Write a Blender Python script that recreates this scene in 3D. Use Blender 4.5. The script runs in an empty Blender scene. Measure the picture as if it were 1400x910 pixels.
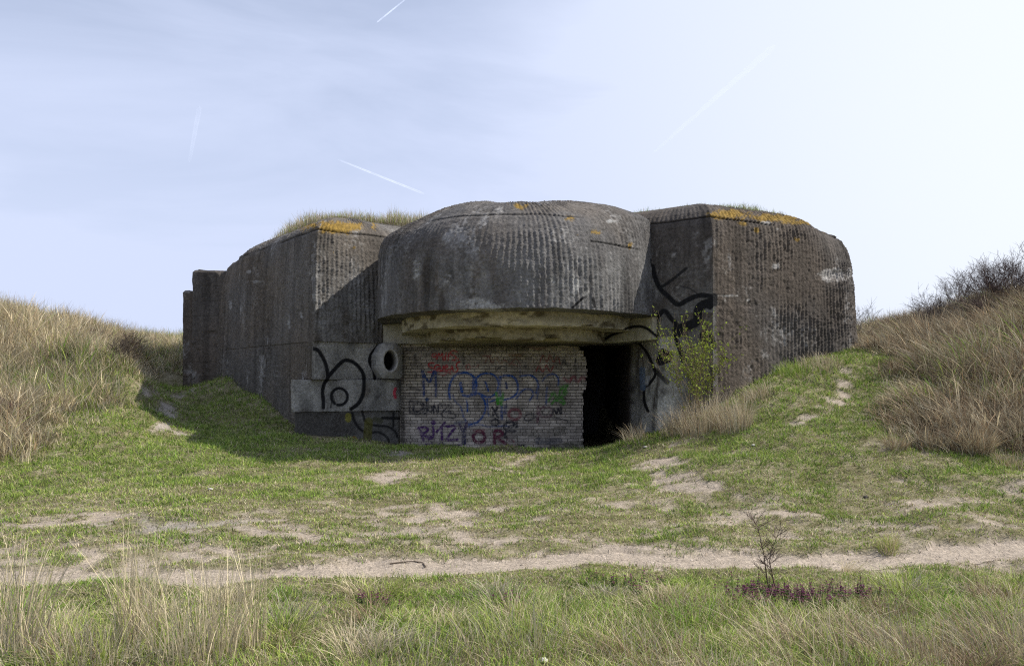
import bpy, math, random
import numpy as np
from mathutils import Vector
rng = np.random.default_rng(7); random.seed(7)
R = math.radians
# ------------------------------------------------------------------ camera, world, sun, exposure
sc = bpy.context.scene
EYE = 1.45; F = 1100.0; HOR = 520.0
cam = bpy.data.cameras.new('camera'); cam_o = bpy.data.objects.new('camera', cam)
sc.collection.objects.link(cam_o); sc.camera = cam_o
cam_o.location = (0, 0, EYE); cam_o.rotation_euler = (R(90), 0, 0)
cam.lens = 36.0 * F / 1400; cam.sensor_width = 36; cam.shift_y = (HOR - 455) / 1400
cam.clip_start = .05; cam.clip_end = 60000
SUN_EL = R(46); SUN_AZ = R(5)        # azimuth measured from +X towards +Y
sd = Vector((math.cos(SUN_EL)*math.cos(SUN_AZ), math.cos(SUN_EL)*math.sin(SUN_AZ), math.sin(SUN_EL)))
sun = bpy.data.lights.new('sun', 'SUN'); sun_o = bpy.data.objects.new('sun', sun); sc.collection.objects.link(sun_o)
sun.energy = 4.7; sun.angle = R(.55); sun.color = (1, .95, .87)
sun_o.rotation_euler = sd.to_track_quat('Z', 'Y').to_euler(); sun_o.location = (10, 0, 30)
w = bpy.data.worlds.new('World'); sc.world = w; w.use_nodes = True
nt = w.node_tree; nt.nodes.clear()
def N(nt, t, **k):
    n = nt.nodes.new(t)
    for a, b in k.items():
        if a[0] == '_': n.inputs[a[1:].replace('_', ' ')].default_value = b
        else: setattr(n, a, b)
    return n
def L(nt, a, b): nt.links.new(a, b)
sky = N(nt, 'ShaderNodeTexSky'); sky.sky_type = 'NISHITA'; sky.sun_disc = False
sky.sun_elevation = SUN_EL; sky.sun_rotation = R(90) - SUN_AZ
sky.air_density = 1.0; sky.dust_density = .5; sky.ozone_density = 2.0
tc = N(nt, 'ShaderNodeTexCoord')
mp = N(nt, 'ShaderNodeMapping'); mp.inputs['Scale'].default_value = (1.3, 1.3, 5.5); mp.inputs['Rotation'].default_value = (R(6), R(-9), R(20))
L(nt, tc.outputs['Generated'], mp.inputs['Vector'])
cn = N(nt, 'ShaderNodeTexNoise', _Scale=1.6, _Detail=7.0, _Roughness=.55, _Distortion=.4); L(nt, mp.outputs[0], cn.inputs['Vector'])
cr = N(nt, 'ShaderNodeMapRange'); cr.inputs['From Min'].default_value = .38; cr.inputs['From Max'].default_value = .78
cr.inputs['To Min'].default_value = .60; cr.inputs['To Max'].default_value = .97
L(nt, cn.outputs['Fac'], cr.inputs['Value'])
# thin high cloud is brighter and denser towards the sun
dp = N(nt, 'ShaderNodeVectorMath', operation='DOT_PRODUCT'); dp.inputs[1].default_value = (.80, .52, .30)
L(nt, tc.outputs['Generated'], dp.inputs[0])
dr = N(nt, 'ShaderNodeMapRange', interpolation_type='SMOOTHSTEP'); dr.inputs['From Min'].default_value = .50; dr.inputs['From Max'].default_value = 1.10
L(nt, dp.outputs['Value'], dr.inputs['Value'])
sz = N(nt, 'ShaderNodeSeparateXYZ'); L(nt, tc.outputs['Generated'], sz.inputs[0])
hz = N(nt, 'ShaderNodeMapRange'); hz.inputs['From Min'].default_value = 0; hz.inputs['From Max'].default_value = .42; hz.inputs['To Min'].default_value = .5; hz.inputs['To Max'].default_value = 0; L(nt, sz.outputs['Z'], hz.inputs['Value'])
a0 = N(nt, 'ShaderNodeMath', operation='ADD'); L(nt, cr.outputs[0], a0.inputs[0]); L(nt, hz.outputs[0], a0.inputs[1])
ad = N(nt, 'ShaderNodeMath', operation='ADD', use_clamp=True); L(nt, a0.outputs[0], ad.inputs[0]); L(nt, dr.outputs[0], ad.inputs[1])
mx = N(nt, 'ShaderNodeMix', data_type='RGBA'); L(nt, ad.outputs[0], mx.inputs[0]); L(nt, sky.outputs[0], mx.inputs[6])
ccol = N(nt, 'ShaderNodeMix', data_type='RGBA'); L(nt, dr.outputs[0], ccol.inputs[0])
ccol.inputs[6].default_value = (6.7, 7.5, 9.8, 1); ccol.inputs[7].default_value = (9.7, 10.2, 10.8, 1)
L(nt, ccol.outputs[2], mx.inputs[7])
bg = N(nt, 'ShaderNodeBackground', _Strength=.079); L(nt, mx.outputs[2], bg.inputs['Color'])
L(nt, bg.outputs[0], N(nt, 'ShaderNodeOutputWorld').inputs['Surface'])
vs = sc.view_settings; vs.view_transform = 'Standard'; vs.look = 'None'; vs.gamma = 1; vs.exposure = .38; vs.use_curve_mapping = False
sc.cycles.use_denoising = False; sc.cycles.filter_width = 1.15; sc.cycles.max_bounces = 6; sc.cycles.sample_clamp_indirect = 3

# ------------------------------------------------------------------ helpers
def tag(o, label=None, cat=None, group=None, kind=None):
    if label: o['label'] = label
    if cat: o['category'] = cat
    if group: o['group'] = group
    if kind: o['kind'] = kind
    return o
def mesh_np(name, V, faces, mat, parent=None, col=None, smooth=False, rgba=None):
    """V (n,3); faces = list of int arrays (m,k)"""
    V = np.asarray(V, np.float32)
    me = bpy.data.meshes.new(name)
    faces = [np.asarray(f, np.int32) for f in faces if len(f)]
    me.vertices.add(len(V)); me.vertices.foreach_set('co', V.ravel())
    nl = sum(f.size for f in faces); npoly = sum(len(f) for f in faces)
    me.loops.add(nl); me.polygons.add(npoly)
    me.loops.foreach_set('vertex_index', np.concatenate([f.ravel() for f in faces]))
    tot = np.concatenate([np.full(len(f), f.shape[1], np.int32) for f in faces])
    st = np.concatenate([[0], np.cumsum(tot)[:-1]]).astype(np.int32)
    me.polygons.foreach_set('loop_start', st); me.polygons.foreach_set('loop_total', tot)
    if smooth: me.polygons.foreach_set('use_smooth', np.ones(npoly, bool))
    me.update(calc_edges=True); me.validate()
    if col is not None:
        a = me.color_attributes.new('Col', 'FLOAT_COLOR', 'POINT')
        c = np.ones((len(V), 4), np.float32); c[:, :col.shape[1]] = col
        a.data.foreach_set('color', c.ravel())
    me.materials.append(mat)
    o = bpy.data.objects.new(name, me); sc.collection.objects.link(o)
    if parent: o.parent = parent; o.matrix_parent_inverse = Vector(parent.location).to_4d() and __import__('mathutils').Matrix.Translation(-Vector(parent.location))
    return o
def empty(name, loc, label, cat, group=None):
    o = bpy.data.objects.new(name, None); o.location = loc; o.empty_display_size = .2; sc.collection.objects.link(o)
    return tag(o, label, cat, group)
_grids = {}
def vnoise(x, y, seed=0):
    if seed not in _grids: _grids[seed] = np.random.default_rng(1000 + seed).random((256, 256)).astype(np.float32)
    g = _grids[seed]
    xi = np.floor(x).astype(int); yi = np.floor(y).astype(int); fx = x - xi; fy = y - yi
    fx = fx*fx*(3 - 2*fx); fy = fy*fy*(3 - 2*fy)
    a = g[xi & 255, yi & 255]; b = g[(xi+1) & 255, yi & 255]; c = g[xi & 255, (yi+1) & 255]; d = g[(xi+1) & 255, (yi+1) & 255]
    return (a*(1-fx) + b*fx)*(1-fy) + (c*(1-fx) + d*fx)*fy
def fbm(x, y, seed=0, oct=4):
    s = 0; a = .5; t = 0
    for k in range(oct):
        s = s + a*vnoise(x*2**k + 17*k, y*2**k + 31*k, seed + k); t += a; a *= .5
    return s/t
def sstep(a, b, x):
    t = np.clip((x - a)/(b - a), 0, 1); return t*t*(3 - 2*t)
def lerp(a, b, t): return a + (b - a)*t
def px(x, y, Y): return ((x - 700)/F*Y, Y, EYE + (HOR - y)/F*Y)
def crom(pts, n=8):
    P = np.array(pts, float)
    if len(P) < 3: return P
    P = np.vstack([2*P[0]-P[1], P, 2*P[-1]-P[-2]]); out = []
    for i in range(1, len(P)-2):
        for t in np.linspace(0, 1, n, endpoint=False):
            out.append(.5*((2*P[i]) + (-P[i-1]+P[i+1])*t + (2*P[i-1]-5*P[i]+4*P[i+1]-P[i+2])*t*t + (-P[i-1]+3*P[i]-3*P[i+1]+P[i+2])*t**3))
    out.append(P[-2]); return np.array(out)
def stroke_cov(q, pts, wd, soft=.5, smooth=True):
    """coverage of points q (n,2) by a sprayed line of width wd"""
    P = crom(pts) if smooth else np.array(pts, float)
    cov = np.zeros(len(q), np.float32)
    lo = P.min(0) - wd - 2; hi = P.max(0) + wd + 2
    idx = np.where((q[:, 0] > lo[0]) & (q[:, 0] < hi[0]) & (q[:, 1] > lo[1]) & (q[:, 1] < hi[1]))[0]
    if len(idx) == 0: return cov
    s = q[idx]; dm = np.full(len(idx), 1e9)
    for a, b in zip(P[:-1], P[1:]):
        ab = b - a; t = np.clip(((s - a) @ ab)/max(ab @ ab, 1e-9), 0, 1)
        dm = np.minimum(dm, np.hypot(*(s - a - t[:, None]*ab).T))
    if len(P) == 1: dm = np.hypot(*(s - P[0]).T)
    cov[idx] = 1 - sstep(wd/2 - soft, wd/2 + soft, dm)
    return cov

# ------------------------------------------------------------------ materials
def mat(name): m = bpy.data.materials.new(name); m.use_nodes = True; return m, m.node_tree, m.node_tree.nodes['Principled BSDF']
def vcol_mat(name, rough=.95, nscale=40, namp=.35, bump=.4, bdist=.01, bscale=60, spec=.2, warp=None):
    m, t, b = mat(name)
    at = N(t, 'ShaderNodeAttribute', attribute_name='Col')
    tcx = N(t, 'ShaderNodeTexCoord')
    n1 = N(t, 'ShaderNodeTexNoise', _Scale=nscale, _Detail=6.0, _Roughness=.7); L(t, tcx.outputs['Object'], n1.inputs['Vector'])
    mr = N(t, 'ShaderNodeMapRange'); mr.inputs['From Min'].default_value = .3; mr.inputs['From Max'].default_value = .7
    mr.inputs['To Min'].default_value = 1 - namp; mr.inputs['To Max'].default_value = 1 + namp; L(t, n1.outputs['Fac'], mr.inputs['Value'])
    vm = N(t, 'ShaderNodeVectorMath', operation='SCALE'); L(t, at.outputs['Color'], vm.inputs[0]); L(t, mr.outputs[0], vm.inputs['Scale'])
    L(t, vm.outputs[0], b.inputs['Base Color'])
    b.inputs['Roughness'].default_value = rough; b.inputs['Specular IOR Level'].default_value = spec
    if bump:
        n2 = N(t, 'ShaderNodeTexNoise', _Scale=bscale, _Detail=8.0, _Roughness=.7); L(t, tcx.outputs['Object'], n2.inputs['Vector'])
        bp = N(t, 'ShaderNodeBump', _Strength=bump, _Distance=bdist); L(t, n2.outputs['Fac'], bp.inputs['Height']); L(t, bp.outputs[0], b.inputs['Normal'])
    return m
def blade_mat(name, transl=.35):
    m, t, b = mat(name)
    at = N(t, 'ShaderNodeAttribute', attribute_name='Col')
    b.inputs['Roughness'].default_value = .7; b.inputs['Specular IOR Level'].default_value = .15
    L(t, at.outputs['Color'], b.inputs['Base Color'])
    tr = N(t, 'ShaderNodeBsdfTranslucent'); L(t, at.outputs['Color'], tr.inputs['Color'])
    ms = N(t, 'ShaderNodeMixShader'); ms.inputs[0].default_value = transl
    L(t, b.outputs[0], ms.inputs[1]); L(t, tr.outputs[0], ms.inputs[2])
    L(t, ms.outputs[0], t.nodes['Material Output'].inputs['Surface'])
    return m
M_conc = vcol_mat('weathered_concrete', .93, 22, .42, .8, .03, 34)
M_pale = vcol_mat('pale_cast_concrete', .9, 9, .3, .5, .02, 25)
M_ground = vcol_mat('dune_soil', .97, 30, .42, .9, .04, 38, .1)
M_blade = blade_mat('grass_blades', .24)
M_dry = blade_mat('dry_stems', .2)
M_bark = vcol_mat('twig_bark', .9, 30, .3, 0)
def brick_mat():
    m, t, b = mat('painted_sandlime_brick')
    tcx = N(t, 'ShaderNodeTexCoord'); sx = N(t, 'ShaderNodeSeparateXYZ'); L(t, tcx.outputs['Object'], sx.inputs[0])
    nz = N(t, 'ShaderNodeTexNoise', _Scale=14.0, _Detail=3.0); L(t, tcx.outputs['Object'], nz.inputs['Vector'])
    cb = N(t, 'ShaderNodeCombineXYZ')
    wob = N(t, 'ShaderNodeMath', operation='MULTIPLY_ADD'); wob.inputs[1].default_value = .012; L(t, nz.outputs['Fac'], wob.inputs[0]); L(t, sx.outputs['Z'], wob.inputs[2])
    L(t, sx.outputs['X'], cb.inputs[0]); L(t, wob.outputs[0], cb.inputs[1])
    br = N(t, 'ShaderNodeTexBrick', offset=.5, squash=.52, squash_frequency=3)
    for k, v in dict(Scale=1.0, Mortar_Size=.006, Mortar_Smooth=.3, Bias=0.0, Brick_Width=.222, Row_Height=.063).items(): br.inputs[k.replace('_', ' ')].default_value = v
    br.inputs['Color1'].default_value = (.66, .595, .51, 1); br.inputs['Color2'].default_value = (.39, .345, .295, 1); br.inputs['Mortar'].default_value = (.15, .135, .115, 1)
    L(t, cb.outputs[0], br.inputs['Vector'])
    n2 = N(t, 'ShaderNodeTexNoise', _Scale=2.2, _Detail=6.0, _Roughness=.65); L(t, tcx.outputs['Object'], n2.inputs['Vector'])
    mr = N(t, 'ShaderNodeMapRange'); mr.inputs['From Min'].default_value = .3; mr.inputs['From Max'].default_value = .7; mr.inputs['To Min'].default_value = .5; mr.inputs['To Max'].default_value = 1.25
    L(t, n2.outputs['Fac'], mr.inputs['Value'])
    vm = N(t, 'ShaderNodeVectorMath', operation='SCALE'); L(t, br.outputs['Color'], vm.inputs[0]); L(t, mr.outputs[0], vm.inputs['Scale'])
    at = N(t, 'ShaderNodeAttribute', attribute_name='Col')
    mm = N(t, 'ShaderNodeMath', operation='MULTIPLY_ADD'); mm.inputs[1].default_value = -.3; mm.inputs[2].default_value = 1.0; L(t, br.outputs['Fac'], mm.inputs[0])
    al = N(t, 'ShaderNodeMath', operation='MULTIPLY', use_clamp=True); L(t, at.outputs['Alpha'], al.inputs[0]); L(t, mm.outputs[0], al.inputs[1])
    mx = N(t, 'ShaderNodeMix', data_type='RGBA'); L(t, al.outputs[0], mx.inputs[0]); L(t, vm.outputs[0], mx.inputs[6]); L(t, at.outputs['Color'], mx.inputs[7])
    L(t, mx.outputs[2], b.inputs['Base Color']); b.inputs['Roughness'].default_value = .85; b.inputs['Specular IOR Level'].default_value = .2
    iv = N(t, 'ShaderNodeMath', operation='SUBTRACT'); iv.inputs[0].default_value = 1; L(t, br.outputs['Fac'], iv.inputs[1])
    bp = N(t, 'ShaderNodeBump', _Strength=.8, _Distance=.012); L(t, iv.outputs[0], bp.inputs['Height']); L(t, bp.outputs[0], b.inputs['Normal'])
    return m
M_brick = brick_mat()

# ------------------------------------------------------------------ ground height
def C(x, y, Y): return px(x, y, Y)
ctrl = [(-6,-8,-.2),(0,-8,-.2),(6,-8,-.2),(-5,0,-.15),(0,0,-.15),(5,0,-.15),(-12,2,-.1),(12,2,-.1)]
for X in (-4, -2, 0, 2, 4): ctrl += [(X, 4.5, -.15), (X, 6.9, -.17), (X, 9, -.02)]
for X in (-3, -1, 1): ctrl += [(X, 12, .10)]
ctrl += [(-3,14.2,.23),(-1.8,14.3,.22),(-.4,14.3,.24),(.7,14.3,.19),(1.6,14.3,.18),(-1.6,16.3,0),(0,16.3,0),(1.5,16.3,0),(0,18.5,0),(1.7,18.5,0)]
ctrl += [C(430,603,15.1),C(400,592,15.7),C(350,548,17.5),C(310,514,20),C(265,520,21.3),C(240,552,17.6),C(225,577,16),C(240,537,20),C(215,602,14.3),C(300,607,14)]
ctrl += [C(0,655,11.3),C(100,622,12.5),C(180,588,14),C(200,560,15.5),C(30,446,18),C(100,468,19),C(160,480,20),C(205,492,21.5),C(245,498,22.5),C(245,478,25),C(200,480,24.5),C(300,480,28),
         C(0,545,14.3),C(60,525,15.5),C(120,515,16.0),C(165,500,16.5),C(165,548,15.8),(-14,17,2.7),(-20,20,2.9),(-12,11,.55),(-12,7.5,-.02),(-18,10,.8)]
ctrl += [C(862,602,13.9),C(895,592,14.5),C(975,572,13.4),C(1040,524,14.1),C(1100,498,14.8),C(1165,480,15.7),C(1000,592,12.3),C(1100,548,13),C(1148,548,13.1),C(1140,592,11.6),
         C(1050,602,11.5),C(950,612,12.2),C(1000,652,10.2),C(1200,642,10.3),C(1400,652,9.5),C(1300,700,8.3),C(1190,604,11.1),C(1400,636,10.3),C(1250,540,13),C(1300,502,14),
         C(1400,484,13.4),C(1400,440,15.4),C(1390,426,17),C(1300,460,17),C(1230,478,17.5),C(1180,494,17.5),(14,17,3.3),(20,19,3.5),(13,11,1.0),(12,7.5,.1),(18,10,1.6)]
ctrl += [(-6,30,1.8),(6,24,1.8),(0,30,1.6),(12,26,2.6),(-14,28,2.6),(-25,30,2.5),(25,30,2.8),(-25,5,.4),(25,5,.6),(-22,-8,0),(22,-8,0),(0,40,1.5)]
ctrl += [C(1400,768,7.1),C(1400,705,8.6),C(1250,768,7.15),C(0,796,6.45)]
ctrl = np.array(ctrl, float)
def tps_fit(c, lam=.02):
    n = len(c); d = np.hypot(c[:, None, 0]-c[None, :, 0], c[:, None, 1]-c[None, :, 1])
    K = np.where(d > 0, d*d*np.log(d + 1e-12), 0) + lam*np.eye(n); P = np.c_[np.ones(n), c[:, :2]]
    A = np.block([[K, P], [P.T, np.zeros((3, 3))]]); return np.linalg.solve(A, np.r_[c[:, 2], 0, 0, 0])
TW = tps_fit(ctrl)
def tps(x, y):
    out = TW[-3] + TW[-2]*x + TW[-1]*y
    for i, c in enumerate(ctrl):
        d2 = (x - c[0])**2 + (y - c[1])**2
        out = out + TW[i]*.5*d2*np.log(d2 + 1e-12)
    return out
def axis(lo, hi, segs):
    out = [lo]
    for a, b, s in segs: out += list(np.arange(a, b, s))
    out.append(hi); return np.unique(np.round(np.array(out, float), 4))
gx = axis(-4000, 4000, [(-4000,-400,400),(-400,-60,30),(-60,-16,2),(-16,-9,.2),(-9,9,.045),(9,16,.2),(16,60,2),(60,400,30),(400,4000,400)])
gy = axis(-1500, 5000, [(-1500,-60,200),(-60,-10,5),(-10,2.5,.5),(2.5,12,.045),(12,18,.06),(18,30,.25),(30,60,2),(60,400,30),(400,5000,400)])
GX, GY = np.meshgrid(gx, gy, indexing='ij')
cx_ = np.clip(GX, -26, 26); cy_ = np.clip(GY, -9, 40)
GZ = tps(cx_, cy_)
out_d = np.hypot(GX - cx_, GY - cy_); f = sstep(0, 40, out_d)
GZ = GZ*(1-f) + f*(.9 + 1.2*(fbm(GX/60+50, GY/60+50, 3) - .3))
near = 1 - sstep(20, 40, np.hypot(GX, GY-12))
def pxy(X, Y, Z): return 700 + F*X/np.maximum(Y, .1), HOR - F*(Z - EYE)/np.maximum(Y, .1)
# bare sand mask, laid out on the ground
def ground_hit(x, y):
    Ys = np.linspace(3, 26, 900); Zs = EYE + (HOR - y)/F*Ys; Xs = (x-700)/F*Ys
    k = np.argmax(tps(Xs, Ys) > Zs); return Xs[k], Ys[k]
def path_c(X): return np.interp(X, [-12,-4.1,-2.1,0,2,4.5,12], [6.35,6.5,6.75,7.05,7.2,7.3,7.45]) + .10*np.sin(X*1.3+1)
def path_m(X, Y):
    wv = .17 + .12*fbm(X*.8, X*0+3, 21) ; e = (fbm(X*3, Y*3, 22) - .5)*.22
    d = (Y - path_c(X)); d = np.where(d > 0, d*.8, d)
    wv = wv*(1 - .42*sstep(2.2, 4.5, X))
    return 1 - sstep(-.03, .05, np.abs(d) - wv + e)
spots = [(245,716,95,12,.9,1),(590,708,95,24,1.0,0),(690,700,70,12,.7,0),(545,650,50,11,1.0,0),(540,622,30,6,.8,1),(905,640,50,18,1.0,0),(950,662,70,13,.85,0),(900,618,90,6,.6,0),(1090,712,110,12,.7,0),(930,752,140,14,.8,0),
         (430,740,150,16,.65,0),(150,775,160,12,.6,0),(243,543,14,10,.9,1),(236,555,16,12,.95,1),(232,568,18,10,.95,1),(238,580,26,8,.9,1),(262,590,30,5,.7,1),(1085,580,22,3,.8,0),(1108,572,20,3.5,.9,0),(1126,562,14,5,.9,0),(1140,552,10,6,.9,0),(1150,540,7,7,.9,0),(1156,526,6,9,.8,0),(1160,510,6,10,.7,0),(1340,690,30,7,.5,0),(1290,725,40,5,.4,0),
         (720,640,120,8,.45,0),(80,700,60,8,.3,0),(1250,600,10,5,.3,0),(700,755,240,9,.55,0),(740,628,60,6,.6,0),(830,624,40,5,.6,0),(620,735,60,6,.5,0),(380,700,60,8,.4,0)]
SP = []
for (x, y, rx, ry, a, g) in spots:
    X0, Y0 = ground_hit(x, y); X1, Y1 = ground_hit(x, y - ry); X2, _ = ground_hit(x + rx, y)
    SP.append((X0, Y0, max(abs(X2-X0), .15), max(abs(Y1-Y0), .12), a, g))
def sand_m(X, Y):
    n = fbm(X*1.1, Y*2.0, 31, 5); n2 = fbm(X*4, Y*6, 35, 4)
    s = np.zeros_like(X); gr = np.zeros_like(X)
    for (a, b, rx, ry, k, g) in SP:
        d = np.sqrt(((X-a)/rx)**2 + ((Y-b)/ry)**2); v = k*np.exp(-d**3.0*.7)
        s = np.maximum(s, v)
        if g: gr = np.maximum(gr, v)
    worn = np.exp(-((Y-8.3)/1.3)**2)*(.50 - .12*sstep(1.5, 4, X)) + np.exp(-((Y-7.2)/.4)**2)*.4 + .20*np.exp(-((Y-11)/2.5)**2)*(np.abs(X) < 6)
    s = np.maximum(s*.95, worn)
    m = sstep(.50, .83, s*.58 + n*.55 + (n2-.5)*.8)
    dune = sstep(.6, 1.6, zone(X, Y)); m = m*(1-dune)
    return np.clip(np.maximum(m, path_m(X, Y)), 0, 1), gr
def zone(X, Y):
    """0 on the mown floor, above 1 inside the dunes on either side"""
    xl = np.interp(Y, [0,8,11.5,12.5,14,15.5,17,20,26,40], [-30,-13,-7.3,-6.8,-6.9,-7.1,-7.6,-8.8,-9,-6])
    xr = np.interp(Y, [0,8,10.3,11.1,12.2,13.5,15.5,18,22,40], [30,13,6.7,5.2,5.4,6.0,6.7,7.0,8,9])
    e = (vnoise(X*1.3, Y*1.3, 41) - .5)*.9
    z = np.maximum((xl - X), (X - xr)) + e
    z = np.maximum(z, (Y - 21.0)*.8)
    return np.clip(z + .5, 0, 3)
S, GR = sand_m(GX, GY); PM = path_m(GX, GY)
ZN = zone(GX, GY)
hum = (fbm(GX*1.6, GY*1.6, 51, 5) - .5)*.16 + (fbm(GX*7, GY*7, 55, 3) - .5)*.028
tr = GY < 5.9
GZ = GZ + near*(hum*(1 - .35*PM) + (1-S)*.018 - .03*PM + sstep(.8, 1.6, ZN)*(fbm(GX*1.1, GY*1.1, 61)-.5)*.25)
GZ = np.where((np.abs(GX) < 2.3) & (GY > 16.0) & (GY < 22), np.minimum(GZ, .02), GZ)
def gz(X, Y):
    i = np.clip(np.searchsorted(gx, X) - 1, 0, len(gx)-2); j = np.clip(np.searchsorted(gy, Y) - 1, 0, len(gy)-2)
    fx = (X-gx[i])/(gx[i+1]-gx[i]); fy = (Y-gy[j])/(gy[j+1]-gy[j])
    return (GZ[i,j]*(1-fx)+GZ[i+1,j]*fx)*(1-fy) + (GZ[i,j+1]*(1-fx)+GZ[i+1,j+1]*fx)*fy
def hit(x, y):
    Ys = np.linspace(3, 30, 2000); Xs = (x-700)/F*Ys; Zs = EYE + (HOR-y)/F*Ys
    k = int(np.argmax(gz(Xs, Ys) > Zs)); return float(Xs[k]), float(Ys[k])
sand = np.array([.40, .335, .265]); greyc = np.array([.33, .30, .26]); soil = np.array([.16, .145, .07]); straw = np.array([.33, .285, .19]); duneb = np.array([.13, .105, .065])
Sx = S[..., None]; n1 = fbm(GX*2.2, GY*2.2, 71)[..., None]; n2 = fbm(GX*12, GY*18, 75, 4)[..., None]
gcol = lerp(soil, straw, np.clip((n2-.35)*1.8 + (n1-.5)*1.0, 0, 1))
sc_ = lerp(sand, greyc, np.clip(GR*.9, 0, 1)[..., None])*(.5 + .6*n2 + .32*fbm(GX*5, GY*7, 79, 4)[..., None]) 
gcol = lerp(gcol, sc_, Sx)
gcol = lerp(gcol, duneb*(.7+.6*n2), sstep(.8, 1.5, ZN)[..., None]*(1-Sx))
ns, ms_ = GX.shape
idx = np.arange(ns*ms_).reshape(ns, ms_)
Q = np.stack([idx[:-1,:-1], idx[1:,:-1], idx[1:,1:], idx[:-1,1:]], -1).reshape(-1, 4)
V = np.stack([GX, GY, GZ], -1).reshape(-1, 3)
tag(mesh_np('ground', V, [Q], M_ground, col=gcol.reshape(-1, 3), smooth=True), 'sandy dune floor with worn grass in front of the bunker', None, None, 'structure')
# path strip
pmf = (PM > .5)[:-1,:-1] & (PM > .5)[1:,1:] & (np.abs(GX[:-1,:-1]) < 9) & (GY[:-1,:-1] > 4)
Qp = Q[pmf.ravel()]; u, inv = np.unique(Qp, return_inverse=True)
pc = sand*1.06*(.75+.45*fbm(V[u,0]*9, V[u,1]*16, 77, 4)[:, None])
tag(mesh_np('path', V[u] + [0, 0, .004], [inv.reshape(-1, 4)], M_ground, col=pc, smooth=True), 'pale trodden sand path crossing in front of the bunker', None, None, 'structure')

# ------------------------------------------------------------------ bunker shells
def round_poly(P, rad):
    out = []
    n = len(P)
    for i in range(n):
        p = np.array(P[i], float); r = rad[i]
        if r <= 0: out.append(p); continue
        a = np.array(P[i-1], float) - p; b = np.array(P[(i+1) % n], float) - p
        a /= np.linalg.norm(a); b /= np.linalg.norm(b)
        th = math.acos(np.clip(a @ b, -1, 1)); t = r/math.tan(th/2)
        bis = (a+b)/np.linalg.norm(a+b); c = p + bis*r/math.sin(th/2)
        s = p + a*t - c; e = p + b*t - c
        a0 = math.atan2(s[1], s[0]); a1 = math.atan2(e[1], e[0]); d = (a1-a0+math.pi) % (2*math.pi) - math.pi
        for k in range(13): out.append(c + r*np.array([math.cos(a0+d*k/12), math.sin(a0+d*k/12)]))
    return np.array(out)
def shell(P, rad, prof, du=.016, dz=.016, dense=lambda m: True, dsc=None):
    """CCW footprint; prof = [(inset, z)]"""
    P = round_poly(P, rad); n = len(P)
    e = np.roll(P, -1, 0) - P; e /= np.linalg.norm(e, axis=1)[:, None]; nin = np.c_[-e[:, 1], e[:, 0]]
    npv = np.roll(nin, 1, 0); m = (nin + npv)/(1 + np.sum(nin*npv, 1))[:, None]
    pts = []; mm = []; uu = []; acc = 0
    for i in range(n):
        a, b = P[i], P[(i+1) % n]; Ln = np.linalg.norm(b-a)
        k = max(1, int(round(Ln/(du if dense((a+b)/2) else .5))))
        for q in range(k): t = q/k; pts.append(lerp(a, b, t)); mm.append(lerp(m[i], m[(i+1) % n], t)); uu.append(acc + Ln*t)
        acc += Ln
    pts = np.array(pts); mm = np.array(mm); uu = np.array(uu)
    pd = []; 
    for (d0, z0), (d1, z1) in zip(prof[:-1], prof[1:]):
        Ln = math.hypot(d1-d0, z1-z0); k = max(1, int(round(Ln/dz)))
        for q in range(k): t = q/k; pd.append((lerp(d0, d1, t), lerp(z0, z1, t)))
    pd.append(prof[-1]); pd = np.array(pd)
    G = np.zeros((len(pts), len(pd), 3)); k_ = np.ones(len(pts)) if dsc is None else dsc(pts)
    G[..., :2] = pts[:, None] + mm[:, None]*(pd[None, :, :1] + (k_[:, None, None]-1)*np.minimum(pd[None, :, :1], .26)); G[..., 2] = pd[None, :, 1]
    arc = np.r_[0, np.cumsum(np.hypot(np.diff(pd[:, 0]), np.diff(pd[:, 1])))] + prof[0][1]
    U = np.repeat(uu[:, None], len(pd), 1); W = np.repeat(arc[None], len(pts), 0)
    du_ = np.roll(G, -1, 0) - np.roll(G, 1, 0); dv_ = np.gradient(G, axis=1)
    nr = np.cross(du_, dv_); nr /= np.linalg.norm(nr, axis=2)[..., None] + 1e-12
    return G, U, W, nr
def shell_mesh(name, G, mt, parent, col, cap_top=True, cap_bot=True):
    nu, nv, _ = G.shape; id_ = np.arange(nu*nv).reshape(nu, nv); nx = np.roll(id_, -1, 0)
    Qs = np.stack([id_[:, :-1], nx[:, :-1], nx[:, 1:], id_[:, 1:]], -1).reshape(-1, 4)
    V = G.reshape(-1, 3); fs = [Qs]; c = col.reshape(-1, col.shape[-1]); T = []
    for flag, j, rev in ((cap_top, -1, False), (cap_bot, 0, True)):
        if flag:
            ctr = G[:, j].mean(0); k = len(V); V = np.vstack([V, ctr]); c = np.vstack([c, c.reshape(-1, c.shape[-1])[id_[:, j]].mean(0)])
            t = np.stack([id_[:, j], nx[:, j], np.full(nu, k)], -1)
            T.append(t[:, ::-1] if rev else t)
    if T: fs.append(np.vstack(T))
    return mesh_np(name, V, fs, mt, parent, c, smooth=True)
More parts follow.
